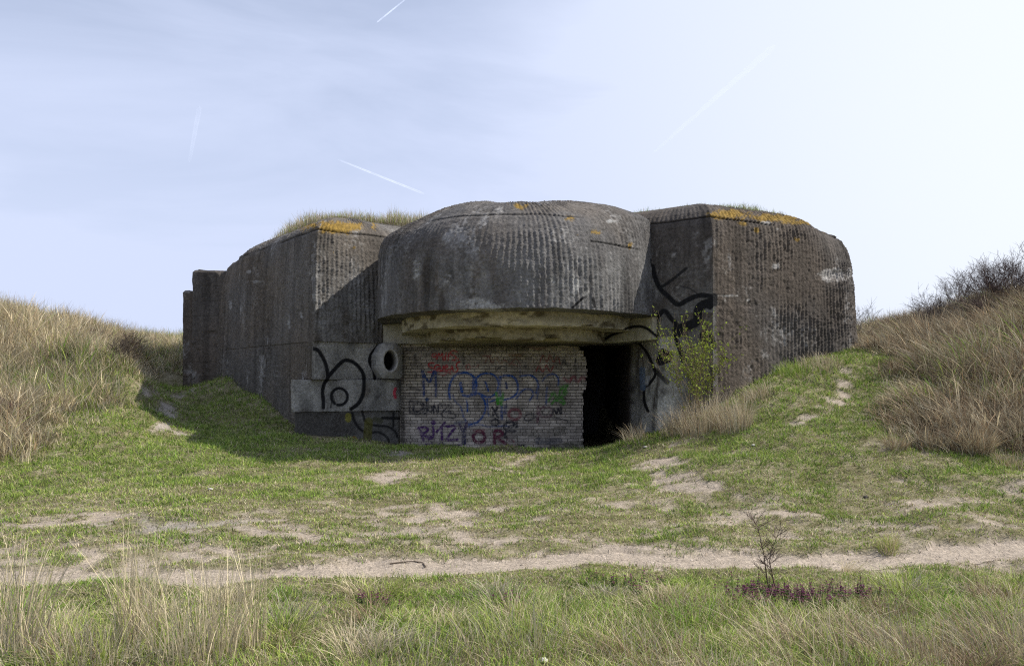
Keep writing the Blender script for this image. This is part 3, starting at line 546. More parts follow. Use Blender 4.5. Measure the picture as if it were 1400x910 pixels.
# ------------------------------------------------------------------ brick wall with graffiti
BL = (.02, .085, .32); BD = (.03, .06, .19); RD = (.50, .015, .03); PU = (.075, .025, .13); GN = (.08, .34, .04); DR = (.2, .03, .05); GY_ = (.04, .04, .05)
def ell(cx, cy, rx, ry, a0=0, a1=6.6, n=16): return [(cx+rx*math.cos(a), cy+ry*math.sin(a)) for a in np.linspace(a0, a1, n)]
gs = [
 # MHS. / second red tag
 ([(592,484),(590.5,486.5),(594,488),(597,484.5),(595,483.5),(592,484)], 1.1, RD, .95), ([(597,491),(598.5,486),(600,483),(602,487),(605,483),(606,492)], 1.2, RD, 1), ([(610,482.5),(608.5,492)], 1.2, RD, 1), ([(614,482),(612.5,492.5)], 1.2, RD, 1), ([(608,487.5),(614,487)], 1.1, RD, 1),
 ([(624.5,481),(621,479),(617,480.5),(616.5,484),(621,486),(623.5,488),(622,491.5),(618.5,492.3)], 1.3, RD, 1), ([(626,490.5),(626.4,490.8)], 1.6, RD, 1),
 ([(593,496),(588,496),(585.8,499),(589,502),(593,504),(592,508),(588,509)], 1.1, RD, 1), ([(600,499),(596,499),(594,503),(597,506),(600,503.5),(597.5,503)], 1.1, RD, 1), ([(601.5,500),(602,506),(605,506),(606,500)], 1.1, RD, 1),
 ([(608,503.5),(612,501),(610.5,499),(608.2,502),(610,506.5),(614,505)], 1.1, RD, 1), ([(615.5,507),(617.5,500),(619,504),(617,503.5),(620.5,507)], 1.1, RD, 1), ([(628.5,494.5),(625,496),(624,500),(626,504),(624,508),(620,507.5)], 1.1, RD, 1), ([(585,508.5),(600,507),(613,508.5),(616,511)], .9, RD, .8), ([(600,511),(606,513),(611,510)], .9, RD, .6),
 # blue M
 ([(579.5,541),(579.2,528),(579,519),(577.5,508)], 2.3, BD, .8), ([(578,509),(583,517.5),(587.5,521.5),(591,514),(593,508),(596,509)], 2.3, BD, .85), ([(595.5,508),(596,524),(596,541)], 2.3, BD, .75), ([(576,507.5),(580,506)], 2, BD, .6),
 # bubble letters
 ([(615,545),(614,533),(616.5,521),(623,512.5),(634,509),(643,511.5),(649.5,518),(651.5,528),(648.5,537),(641,541),(633,540)], 2.2, BL, .95), ([(629.5,523.5),(630.5,529),(631.5,535)], 2.8, BL, .95),
 ([(650,519),(656,512.5),(666,510),(676,513),(681,521),(680.5,532),(675,540),(666,542.5),(656,538)], 1.8, BL, .9), ([(663.5,522),(666,528),(667.5,534)], 1.6, BL, .9), ([(649,518),(648,528),(649,538)], 4.2, BL, .75),
 ([(641,541),(648,536.5),(655,538),(661.5,546),(664,556),(660.5,568),(653,576.5),(641,580)], 2.0, BL, .8), ([(619,540),(623,549),(630,556),(634,570),(641,580)], 1.5, BL, .6), ([(637.5,546),(639,553),(639,562)], 1.6, BL, .8),
 ([(683,515),(692,513),(702,515),(707.5,524),(707,536),(700,543),(690,546),(680,545)], 2.0, BL, .9), ([(684,517),(683,530),(684,543)], 2.6, BL, .6), ([(691.5,523),(693,530)], 2, BD, .9),
 ([(711,514),(724,512.8),(732,517),(735.5,526),(733,537)], 1.8, BL, .8), ([(706,545),(711,537),(717,532),(725,532),(729,539),(724,547)], 1.8, BL, .75), ([(735,520),(737,530),(734,545)], 1.4, BL, .5),
 ([(742,520),(748,513),(756,511),(763,516),(763.5,527)], 1.7, BL, .75), ([(748,529),(747,540),(746.5,554)], 2, BL, .65), ([(740,518),(741,508),(712,506)], .8, BD, .4), ([(711,500),(711,510)], 1.2, BD, .6),
 ([(640,583),(655,580),(668,583),(690,582),(700,583)], 1.6, BL, .6), ([(666,545),(667,556),(668,568)], 1.6, BL, .6), ([(670,549),(678,546)], 1.5, BL, .7), ([(686,553),(686,572)], 3, BL, .55), ([(692,553),(691,564)], 3, BD, .6), ([(622,578),(640,577),(652,579)], 3, (.05,.12,.25), .4),
 ([(560,577),(600,580),(630,584),(650,590)], 7, (.10,.13,.20), .22), ([(700,585),(730,580)], 10, (.10,.12,.18), .25),
 # green
 ([(678.5,537),(680.5,552),(683,543),(685.5,553),(688,537)], 2.4, GN, .8), ([(750,548),(757,536),(762,546),(768,530),(776,527),(768,541),(772,551),(760,547),(754,552)], 2.2, GN, .65), ([(765,528),(775,536),(765,544)], 2.4, GN, .6), ([(752,537),(770,553)], 1.5, GN, .6),
 # faint red scribbles
 ([(738,496),(742,486),(748,494),(752,485),(757,495),(762,487),(766,497)], 1.2, (.36,.05,.05), .6), ([(733,507),(737,500),(742,508),(747,499),(752,508),(757,500)], 1.3, (.36,.05,.05), .65), ([(663,496),(668,487),(673,496),(678,488),(684,497),(690,492),(697,498),(705,490),(712,499)], 1.0, (.36,.07,.05), .5), ([(660,487),(671,486)], 1.2, (.36,.05,.05), .5),
 ([(637,500),(641,498),(643,503),(638,505),(637,501)], 1.0, RD, .6), ([(647,500),(651,502),(655,498)], .8, RD, .5), ([(771,517),(778,521),(784,515),(790,521),(796,516),(801,518)], 2.8, (.40,.06,.10), .6), ([(697,485),(712,486)], 3, (.40,.16,.03), .5), ([(722,472),(735,477),(750,472)], 3, (.30,.05,.05), .4), ([(700,497),(707,500)], 1, RD, .5),
 # DJONZ
 ([(560,548.5),(559.5,556),(561,563),(567,565.5),(577,564),(581.5,557),(577,550),(568,548),(560,548.5)], 1.0, GY_, .85), ([(566,551.5),(565.5,561.5),(573,561.5),(579.5,556),(574,551),(566,551.5)], 1.9, GY_, .85), ([(583,549),(584,563),(580,565)], 1.5, GY_, .85), (ell(588,558.5,2.8,4), 1.4, GY_, .8),
 ([(593,564),(593,553.5),(598.5,563.5),(599.5,553)], 1.4, GY_, .85), ([(603.5,554),(614,553.5),(605,563),(616,562)], 1.5, GY_, .85), ([(601,552),(612,549),(618,553),(613,563),(622,566),(621,571),(607,570),(603,564.5)], 1.0, GY_, .75), ([(583.5,545.5),(584.3,546)], 5, (.03,.07,.18), .8), ([(605,553),(605.4,553)], 2, GY_, .9),
 # RITZY
 ([(573,584.5),(576,593),(579,602)], 2.5, PU, .85), ([(572,585.5),(580,583.5),(585,586),(583,590),(577,592.5)], 2.3, PU, .85), ([(577,592.5),(582,596),(587,600)], 2.2, PU, .85), ([(592.5,577),(592.6,577.3)], 4.6, PU, .9), ([(592,583),(592.5,592),(590,599),(586,595)], 2.4, PU, .85),
 ([(597,590),(603,584),(608,578)], 2.4, PU, .85), ([(603.5,584),(604.5,600)], 2.4, PU, .85), ([(609.5,582.5),(622,583),(616,592),(612,601),(626,600.5)], 2.4, PU, .85), ([(628,580),(634,589),(638,578)], 2.8, (.05,.035,.10), .9), ([(634.5,588),(634.5,597),(634,605)], 4.5, (.04,.04,.09), .85),
 ([(582,607.5),(590,607),(597,609),(603,606.5),(609,609)], 2.4, PU, .85), ([(614,609),(630,608)], 1.8, PU, .8),
 # OR and others
 (ell(655,597,8,7.5), 3.2, (.13,.03,.06), .8), ([(648,588),(662,588)], 2.6, (.20,.04,.06), .6), ([(676,606),(676.5,590),(684,589),(687,594),(680,598),(690,605),(698,612)], 3.0, (.14,.03,.06), .8), ([(694,600),(702,603)], 2.4, (.3,.03,.07), .7), ([(694,612),(703,609)], 2, (.3,.03,.07), .6),
 (ell(698,583,9,6.5), 2.2, GY_, .8), (ell(700,586,6,4), 2.5, GY_, .7), ([(706,577),(690,594),(700,603)], 2.4, GY_, .75), ([(673,557),(677,563),(681,570)], 2.2, GY_, .85), ([(680,557),(673,569)], 2, GY_, .8), (ell(677,577,5,4.5), 1.8, GY_, .85),
 (ell(703.5,566,8,7), 3.0, (.24,.035,.06), .7), ([(729,565),(720,567),(717,572),(722,575),(730,571)], 1.4, GY_, .85), ([(735,576),(735.5,556)], 2.6, (.14,.03,.07), .7), (ell(746,563,9,7), 2.4, (.12,.03,.07), .65), (ell(746,563,5,4), 1.4, GY_, .6), ([(755,566),(757,559),(761,565),(763,558),(767,565),(767,557)], 1.8, GY_, .8), ([(726,566),(733,570)], 1.2, GY_, .7), ([(757,571),(775,574)], 1.0, GY_, .7),
 ([(704,614),(708,610),(716,609)], 2, GY_, .85), ([(706,613),(709,617)], 1.6, GY_, .85), ([(732,615),(738,612),(745,615),(752,612)], 2, GY_, .8),
 # small black marks
 ([(769,497),(771,491),(774,498)], 1.1, GY_, .8), ([(770,495),(773,495)], .9, GY_, .8), ([(787,491),(786,500)], 1.4, GY_, .75), ([(787,503),(787,507)], 2, GY_, .7), ([(787,514),(788,522)], 1.8, (.10,.02,.05), .7), ([(679,506),(684,501),(689,501)], .9, GY_, .8), ([(689,500),(690,501)], 2, GY_, .8), ([(567,486),(568,497)], 2.6, (.09,.09,.09), .55), ([(633,486),(634,497)], 2.4, (.05,.05,.05), .7), ([(718,500),(719,503)], 1.5, GY_, .8), ([(569,511),(569,514)], 1.6, GY_, .7),
 ([(556,532),(566,530),(575,534)], 2.2, GY_, .4), ([(558,537),(572,537)], 1.6, GY_, .35), ([(717,469),(717,476)], 2, (.01,.01,.01), .95)]
gs = [
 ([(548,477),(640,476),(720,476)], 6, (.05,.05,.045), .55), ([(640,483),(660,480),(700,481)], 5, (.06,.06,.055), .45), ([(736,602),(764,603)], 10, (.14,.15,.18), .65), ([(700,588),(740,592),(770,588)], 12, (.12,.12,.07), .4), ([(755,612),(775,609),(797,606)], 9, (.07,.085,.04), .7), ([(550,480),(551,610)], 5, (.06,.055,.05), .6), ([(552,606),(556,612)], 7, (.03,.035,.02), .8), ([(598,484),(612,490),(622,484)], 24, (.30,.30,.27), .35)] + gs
RH = .063; TOP = 2.21; nC = int(math.ceil((TOP+.3)/RH)); V = []; FQ = []; base = 0
yb = 16.72
for c in range(nC):
    z0 = -.3 + c*RH; z0 = (c-5)*RH; z1 = min(z0+RH, TOP)
    if z0 >= TOP: break
    ypx = HOR - F*((z0+z1)/2 - EYE)/yb
    xe = np.interp(ypx, [465,474,478,486,494,510,530,538,545,560,580,615], [790,791,795,799,801.5,802.5,801,796,796,797.5,797,797]) + random.choice((-1.1, -.3, .3, 1.1)) + random.uniform(-.4, .4)
    X1 = (xe-700)/F*yb; xs = np.r_[np.arange(-2.45, X1, .0105), X1]; zs = np.linspace(z0, z1, 6)
    A, B = np.meshgrid(xs, zs, indexing='ij'); n_, m_ = A.shape
    off = .004*math.sin(c*2.3)
    fr_ = np.stack([A, np.full_like(A, yb+off), B], -1).reshape(-1, 3)
    id_ = np.arange(n_*m_).reshape(n_, m_) + base
    FQ.append(np.stack([id_[:-1,:-1], id_[1:,:-1], id_[1:,1:], id_[:-1,1:]], -1).reshape(-1, 4)); V.append(fr_); base += len(fr_)
    bx = np.array([(xs[0], yb+off, z0), (X1, yb+off, z0), (X1, yb+.23, z0), (xs[0], yb+.23, z0), (xs[0], yb+off, z1), (X1, yb+off, z1), (X1, yb+.23, z1), (xs[0], yb+.23, z1)])
    V.append(bx); FQ.append(np.array([(1,2,6,5), (2,3,7,6), (4,5,6,7), (3,2,1,0)]) + base); base += 8
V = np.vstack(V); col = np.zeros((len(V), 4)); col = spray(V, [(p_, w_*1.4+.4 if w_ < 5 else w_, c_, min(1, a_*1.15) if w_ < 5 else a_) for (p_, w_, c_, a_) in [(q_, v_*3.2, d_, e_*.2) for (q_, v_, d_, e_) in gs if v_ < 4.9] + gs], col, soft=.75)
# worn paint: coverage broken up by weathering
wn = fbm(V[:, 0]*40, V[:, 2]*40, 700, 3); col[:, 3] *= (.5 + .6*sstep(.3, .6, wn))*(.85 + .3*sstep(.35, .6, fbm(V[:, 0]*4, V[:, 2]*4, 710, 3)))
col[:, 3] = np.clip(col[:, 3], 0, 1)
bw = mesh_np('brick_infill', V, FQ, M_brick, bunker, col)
bw['label'] = 'pale brick infill covered in blue, red and purple graffiti'

# ------------------------------------------------------------------ grass
def blades(base, h, wd, az, lean, laz, col, segs=3, tipcol=None, curl=1.0):
    n = len(base); T = np.linspace(0, 1, segs+1)
    sidev = np.stack([np.cos(az), np.sin(az), np.zeros(n)], -1); ld = np.stack([np.cos(laz), np.sin(laz), np.zeros(n)], -1)
    VV = np.zeros((n, 2*segs+1, 3), np.float32); CC = np.zeros((n, 2*segs+1, 3), np.float32)
    for k, t in enumerate(T):
        ctr = base + np.array([0, 0, 1])*(h*(t - .35*np.clip(lean, 0, 1.6)*curl*t*t))[:, None] + ld*(h*lean*t**1.6)[:, None]
        ww = (wd*(1 - t)**.6 * .5)[:, None]
        c_ = col*(.75 + .35*t) if tipcol is None else lerp(col, tipcol, t)
        if k < segs: VV[:, 2*k] = ctr - sidev*ww; VV[:, 2*k+1] = ctr + sidev*ww; CC[:, 2*k] = c_; CC[:, 2*k+1] = c_
        else: VV[:, 2*k] = ctr; CC[:, 2*k] = c_
    nv = 2*segs+1; b0 = np.arange(n)[:, None]*nv; Qs = []
    for k in range(segs-1): Qs.append(np.concatenate([b0+2*k, b0+2*k+1, b0+2*k+3, b0+2*k+2], 1))
    T3 = np.concatenate([b0+2*segs-2, b0+2*segs-1, b0+2*segs], 1)
    return VV.reshape(-1, 3), Qs, T3, CC.reshape(-1, 3)
def blade_obj(name, sets, mt, parent=None):
    V, Q_, T_, C_ = [], [], [], []; b = 0
    for (v, q, t, c) in sets:
        V.append(v); C_.append(c); Q_ += [x + b for x in q]; T_.append(t + b); b += len(v)
    fs = ([np.vstack(Q_)] if Q_ else []) + [np.vstack(T_)]
    return mesh_np(name, np.vstack(V), fs, mt, parent, np.vstack(C_))
G1 = np.array([.20, .33, .05]); G2 = np.array([.38, .45, .105]); ST = np.array([.60, .51, .34]); BR = np.array([.28, .205, .13]); DG = np.array([.06, .11, .025]); GREY = np.array([.40, .365, .27])
def rcol(n, weights):
    cols = np.array([c for c, _ in weights]); p = np.array([x for _, x in weights], float); p /= p.sum()
    return cols[rng.choice(len(cols), n, p=p)]*(.75 + .5*rng.random((n, 1)))
def in_bunker(X, Y):
    a = (Y > 15.3 + (-3.8-X)*1.43) & (X > -8.2) & (X <= -3.7)
    b = (X > -3.7) & (X <= -2.3) & (Y > 15.5 + (X+3.7)*.85)
    c = (X > -2.3) & (X < 2.5) & (Y > 15.8)
    d = (X >= 2.5) & (X < 3.45) & (Y > 14.4 - (X-2.6)*.7)
    e = (X >= 3.45) & (X < 6.9) & (Y > 13.8 + (X-3.45)*.57)
    return a | b | c | d | e
def scatter(n, x0, x1, y0, y1):
    X = rng.uniform(x0, x1, n); Y = rng.uniform(y0, y1, n); return X, Y
# short lawn: density falls with distance
sets = []
for (y0, y1, n, hh, wd) in ((18, 22, 60000, .07, .014), (5.6, 7.5, 90000, .035, .006), (7.5, 9.8, 120000, .035, .008), (9.8, 12.5, 150000, .042, .010), (12.5, 18, 200000, .05, .012)):
    X, Y = scatter(n, -8.6 if y0 > 7 else -5.8, 8.2 if y0 > 7 else 5.8, y0, y1)
    s, _ = sand_m(X, Y); patch = fbm(X*1.4, Y*2.2, 801, 4); tuft = fbm(X*6, Y*9, 805, 3)
    zn = zone(X, Y)
    keep = (rng.random(n) < np.clip((1.03 - s*1.02)*(0.35+1.3*sstep(.3, .62, tuft)), 0, 1)) & ~in_bunker(X, Y) & (zn < 1.3)
    lush = sstep(.46, .62, patch + .10*sstep(10, 13, Y) + .26*sstep(2.5, 5, X)*sstep(10, 12, Y) + .22*sstep(-3, -6, X)*sstep(9.5, 12, Y))
    X, Y, tuft, lush, s = X[keep], Y[keep], tuft[keep], lush[keep], s[keep]; n = len(X)
    c = rcol(n, [(G1, .8), (G2, 1.5), (ST, .7), (BR, .2)]); cl = rcol(n, [(G1, 1.4), (G2, 1.3), (DG, .35), (ST, .12)])
    c = np.where((rng.random(n) < lush)[:, None], cl, c)
    st = rng.random(n) < .25 + s*.5 - lush*.2; c[st] = rcol(int(st.sum()), [(ST, 1), (BR, .6), (GREY, .6)])
    base_ = np.stack([X, Y, gz(X, Y) - .004], -1)
    h = hh*(.45 + 1.0*rng.random(n))*(.6 + .9*tuft)*(1 + .5*lush)
    c = c*(.7 + .6*fbm(X*3, Y*5, 807, 3))[:, None]*(.8+.5*(rng.random((n, 1)) > .8)); sets.append(blades(base_, h, wd*(.7+.6*rng.random(n)), rng.uniform(0, 6.28, n), rng.uniform(.2, 1.5, n), rng.uniform(0, 6.28, n), c, 1 if y0 > 9 else 2))
tag(blade_obj('lawn_grass', sets, M_blade), 'short worn green and straw coloured turf around the bunker', 'grass', None, 'stuff')
# foreground meadow
def fore_edge(X): return path_c(X) - .42 + .1*(fbm(X*2, X*0, 811, 3)-.5)
sets = []
n = 150000; X, Y = scatter(n, -5.4, 5.4, 3.6, 6.9)
k = (Y < fore_edge(X)); X, Y = X[k], Y[k]; n = len(X)
dF = fore_edge(X) - Y; tall = sstep(.35, 1.6, dF); cl = fbm(X*2.2, Y*2.2, 821, 4); c2 = fbm(X*1.2+5, Y*1.2, 825, 3)
gcl = np.where((rng.random(n) < sstep(.44, .66, cl))[:, None], rcol(n, [(G1, 1), (G2, .9), (DG, .5), (ST, .5), (BR, .3)]), rcol(n, [(G2, 1.2), (ST, .9), (BR, .5), (G1, .8), (GREY, .5)]))
h = (.028 + .07*tall*(.15+1.5*c2**1.5*2))*(.4 + rng.random(n))
sets.append(blades(np.stack([X, Y, gz(X, Y)-.005], -1), h, .0045*(.7+.7*rng.random(n)), rng.uniform(0, 6.28, n), rng.uniform(.1, 1.3, n), rng.uniform(0, 6.28, n) , gcl*(.65+.75*fbm(X*5, Y*5, 829, 3))[:, None], 3))
nn = 2600; cxs = rng.uniform(-4.6, 4.6, 90); cys = rng.uniform(4.2, 6.1, 90); ci = rng.integers(0, 90, nn*6); X = cxs[ci] + rng.normal(0, .09, nn*6); Y = cys[ci] + rng.normal(0, .09, nn*6); k = Y < fore_edge(X) - .15; X, Y, ci = X[k], Y[k], ci[k]; n = len(X)
ang_ = np.arctan2(Y-cys[ci], X-cxs[ci]); cc_ = np.array([ST*.9, G2, BR*1.1, GREY, G1, ST])[ci % 6]*(.6 + .7*rng.random((n, 1)))
sets.append(blades(np.stack([X, Y, gz(X, Y)-.005], -1), rng.uniform(.05, .24, n)*(.5+.12*(ci % 7)), .0052*(.7+.7*rng.random(n)), rng.uniform(0, 3.1, n), rng.uniform(.2, 1.4, n), ang_ + rng.normal(0, .5, n), cc_, 4))
tag(blade_obj('meadow_grass', sets, M_blade), 'longer mixed green and dry grass nearest the viewer below the path', 'grass', None, 'stuff')

def tussock(n, X0, Y0, rad, hmin, hmax, wd, cols, lx=0., ly=0., spread=.7, segs=4, zoff=0):
    r = rad*np.sqrt(rng.random(n)); a = rng.uniform(0, 6.28, n); X = X0 + r*np.cos(a); Y = Y0 + r*np.sin(a)
    dx = spread*r/rad*np.cos(a)*rng.random(n) + lx*rng.uniform(.2, 1.5, n) + rng.normal(0, .24, n); dy = spread*r/rad*np.sin(a)*rng.random(n) + ly + rng.normal(0, .16, n)
    lean = np.hypot(dx, dy); laz = np.arctan2(dy, dx)
    return blades(np.stack([X, Y, gz(X, Y) - .01 + zoff], -1), rng.uniform(hmin, hmax, n), wd*(.7+.6*rng.random(n)), rng.uniform(-.9, .9, n), lean, laz, rcol(n, cols), segs)
# dune grass on either side
def dune(name, label, xlo, xhi, ylo, yhi, ntus, lx, seedn, wcols, hs=1.0, gfac=.33):
    sets = []
    X, Y = scatter(ntus*3, xlo, xhi, ylo, yhi); k = (zone(X, Y) > .75) & ~in_bunker(X, Y) & (np.abs(X)/Y < .9); X, Y = X[k][:ntus], Y[k][:ntus]
    cl = fbm(X*.9, Y*.9, seedn, 3); zn = zone(X, Y)
    m = 42; n = len(X)*m
    bx = np.repeat(X, m) + rng.normal(0, .09, n); by = np.repeat(Y, m) + rng.normal(0, .09, n); cc = np.repeat(cl, m); zz = np.repeat(zn, m)
    tl = np.repeat(rng.normal(0, .22, len(X)), m); th = np.repeat(rng.uniform(.7, 1.25, len(X)), m)
    gcut = sstep(.52, .66, fbm(bx*.8+3, by*.8, seedn+5, 3))
    base_c = rcol(n, wcols); grn = rcol(n, [(G1, 1), (G2, .8), (DG, .3), (GREY, .5)])
    tb = np.repeat(rng.uniform(.5, 1.3, len(X)), m)[:, None]
    c = np.where((rng.random(n) < gcut*gfac)[:, None], grn, base_c*tb)
    thick = rng.random(n) < .16; c = np.where(thick[:, None], c*1.35, c*.9)
    h = hs*(.16 + .34*sstep(.8, 1.7, zz))*th*(.45 + .8*rng.random(n))*(.8+.6*cc)
    dx = lx*np.repeat(rng.uniform(.2, 1.6, len(X)), m) + tl + rng.normal(0, .38, n); dy = -.2 + rng.normal(0, .4, n)
    keep = ~in_bunker(bx, by)
    B = np.stack([bx, by, gz(bx, by) - .02], -1)[keep]
    sets.append(blades(B, h[keep], np.where(thick[keep], .019, .0095)*(.6+.7*rng.random(keep.sum())), rng.uniform(-.9, .9, keep.sum()), np.hypot(dx, dy)[keep], np.arctan2(dy, dx)[keep], c[keep], 3))
    return tag(blade_obj(name, sets, M_blade), label, 'grass', None, 'stuff')
dune('dune_grass', 'straw and green marram grass covering the dune left of the bunker', -18, -4.5, 10.5, 30, 4900, .12, 901, [(ST*1.25, 2.0), (GREY*1.1, 1.3), (BR*1.3, .6), (G2*.9, .3)])
dune('dune_grass', 'brown and grey dry marram grass covering the dune right of the bunker', 4.8, 19, 10, 26, 5200, -.55, 911, [(ST*.9, 1.0), (BR*1.25, 1.3), (GREY*.95, 1.1), (BR*.6, .8)], 1.1, .16)
dune('dune_grass', 'distant pale grass on the dunes behind the bunker', -20, 14, 24, 44, 1500, .1, 921, [(ST, 1.4), (GREY, 1.0), (BR*1.2, .4)], .8)
# roof turf
def roof_z(G): return G
def turf(name, label, pts, n, hmin, hmax, cols):
    """pts: polyline of (X, Y, z, halfdepth) along the roof edge"""
    P = np.array(pts, float); t = rng.uniform(0, len(P)-1.001, n); i = t.astype(int); f_ = (t-i)[:, None]; q = P[i]*(1-f_) + P[i+1]*f_
    back = rng.random(n)**1.3; Xb = q[:, 0] + rng.normal(0, .05, n); Yb = q[:, 1] + back*q[:, 3]; Zb = q[:, 2] + back*.10 - .02
    cl = fbm(Xb*3, Yb*3, 931, 3); h = rng.uniform(hmin, hmax, n)*(.3+1.3*cl)*(.35+.9*sstep(0, .15, t/(len(P)-1)))
    return tag(blade_obj(name, [blades(np.stack([Xb, Yb, Zb], -1), h, .008*np.ones(n), rng.uniform(-.8, .8, n), rng.uniform(0, .8, n), rng.uniform(0, 6.28, n), rcol(n, cols), 3)], M_blade), label, 'grass', None, 'stuff')
turf('roof_grass', 'pale dry grass growing along the left edge of the bunker roof', [(-5.9, 19.3, 4.7, 1.2), (-5.0, 18.1, 4.78, 1.4), (-4.2, 17.0, 4.8, 1.5), (-3.3, 17.3, 4.9, 1.5), (-2.4, 17.8, 4.96, 1.5), (-1.4, 18.4, 5.02, 1.5)], 9000, .06, .30, [(ST*.9, 1), (GREY*1.1, 1.3), (G2*.9, .6), (BR*1.2,.3)])
turf('roof_grass', 'low green tufts growing on the right wing roof', [(2.0,16.3,4.70,1.2),(3.2,15.2,4.64,1.0),(3.9,14.95,4.62,.9),(4.6,15.3,4.62,.9),(5.4,15.8,4.60,.8)], 5500, .04, .17, [(G1*.9, 1), (G2*.8, .9), (BR, .7), (ST*.8, .4)])
turf('roof_grass', 'thin sprigs of grass on top of the rounded visor', [(-1.3,15.3,4.52,.4),(-.5,15.0,4.66,.4),(.5,15.0,4.68,.4),(1.4,15.2,4.56,.4)], 500, .02, .09, [(G1*.8, 1), (ST*.8, 1), (BR, 1)])

# tall tufts and tussocks: things of their own
def tuft_thing(x, y, label, n, rad, hmin, hmax, cols, lx=0, ly=0, spread=.5, wd=.005, group=None, Y=None, name='grass_tuft', cat='grass tuft'):
    if Y is None: X0, Y0 = hit(x, y)
    else: Y0 = Y; X0 = (x-700)/F*Y
    o = blade_obj(name, [tussock(n, X0, Y0, rad, hmin, hmax, wd, cols, lx, ly, spread)], M_dry)
    return tag(o, label, cat, group)
SC = [(ST*1.3, 2), (ST*.9, 1), (GREY, .8), (G2, .35)]
gp = 'tall dry grass tufts in the foreground'
tuft_thing(15, 0, 'tall straw-coloured tuft cut by the left edge of the picture, nearest the viewer', 190, .17, .35, .95, SC, .1, 0, .35, .005, gp, 4.55)
tuft_thing(62, 0, 'thin pale tuft just right of the leftmost foreground tuft', 80, .16, .22, .5, SC, .05, 0, .5, .004, gp, 4.5)
tuft_thing(190, 0, 'tall narrow tuft with upright pale stems in the left foreground', 150, .12, .4, .92, SC, 0, 0, .25, .0045, gp, 4.75)
tuft_thing(268, 0, 'broad fan-shaped straw tuft right of the narrow upright one', 240, .24, .25, .76, SC, -.05, 0, .6, .0045, gp, 4.6)
tuft_thing(343, 0, 'small tuft with a few pale stems at the right end of the left foreground group', 60, .09, .35, .76, SC, 0, 0, .35, .0045, gp, 4.75)
tuft_thing(128, 0, 'low greenish-straw tuft between the tall left foreground tufts', 260, .24, .15, .36, [(G2, 1), (ST, 1), (GREY, .6)], 0, 0, .7, .0045, gp, 4.4)
tuft_thing(700, 0, 'loose grey-green tuft low in the middle of the foreground', 240, .34, .12, .34, [(GREY, 1.2), (G2, .8), (ST, .8)], -.1, 0, .7, .0042, gp, 4.75)
tuft_thing(560, 0, 'grey-green tuft left of the middle foreground', 170, .3, .1, .28, [(GREY, 1), (G2, 1), (ST, .5)], .1, 0, .7, .0042, gp, 4.5)
tuft_thing(900, 0, 'flattened brown tuft with arched stems, right of the middle foreground', 220, .32, .1, .36, [(BR*1.3, 1.2), (ST, 1), (GREY, .5)], -.5, 0, .7, .0045, gp, 4.45)
tuft_thing(1090, 0, 'drooping straw tuft below the purple flowers', 190, .34, .12, .42, [(ST, 1), (BR*1.2, .7), (G2, .5)], -.55, .1, .6, .0045, gp, 4.55)
tuft_thing(1230, 0, 'dense brownish tuft in the right foreground', 300, .30, .12, .42, [(BR*1.2, 1.2), (ST*.8, 1), (GREY, .6)], -.55, 0, .6, .0045, gp, 4.5)
tuft_thing(1360, 0, 'long leaning tuft cut by the right edge of the picture, nearest the viewer', 260, .26, .15, .5, [(ST*.85, 1), (BR*1.2, .9), (GREY, .6)], -.6, 0, .5, .0045, gp, 4.7)
gp = 'tussocks at the foot of the right dune'
TC = [(ST*.8, 1), (BR*1.2, 1), (GREY, .6)]
for (x, y, lb, n, r_, h1) in ((1335, 618, 'large rounded tussock with drooping stems at the foot of the right dune', 520, .2, .55), (1225, 612, 'small pale tussock at the left end of the right dune foot', 200, .14, .26), (1275, 612, 'middling brown tussock left of the large rounded one', 260, .16, .34), (1385, 636, 'flat brown tussock at the right picture edge on the lawn', 260, .24, .2)):
    tuft_thing(x, y, lb, n, r_, h1*.4, h1, TC, -.1, -.25, 1.1, .007, gp, None, 'grass_tussock', 'tussock')
gp = 'dry tufts beside the doorway'
for (x, y, lb, n, r_, h1, lx) in ((960, 590, 'bleached dry tuft under the yellow-leaved shrub', 520, .34, .75, .0), (1005, 585, 'dry brown tuft right of the yellow-leaved shrub', 420, .26, .68, -.1), (925, 592, 'thin straw tuft left of the yellow-leaved shrub', 260, .25, .6, -.15), (868, 602, 'wispy straw tuft beside the right side of the doorway', 150, .2, .4, -.35), (1035, 545, 'rusty tuft against the right wing wall', 260, .22, .35, -.3), (1120, 500, 'straw tuft on top of the green bank at the right wing', 350, .35, .3, -.3), (1085, 510, 'green tuft on the bank against the right wing wall', 300, .3, .3, -.2)):
    cs = [(ST*.95, 1.4), (BR*1.2, .9), (GREY, .6)] if 'green tuft' not in lb else [(G1, 1.2), (G2, 1), (ST, .3)]
    tuft_thing(x, y, lb, n, r_, h1*.35, h1, cs, lx, 0, .6, .006, gp)
tuft_thing(1215, 752, 'pale flopped tuft on the far edge of the path', 160, .09, .1, .24, [(ST, 1), (G2, 1)], -.3, -.4, 1.0, .005)
tuft_thing(1160, 782, 'small bleached tuft lying in the grass on the near side of the path', 60, .07, .08, .2, [(ST*1.3, 1)], .8, -.1, .8, .005)

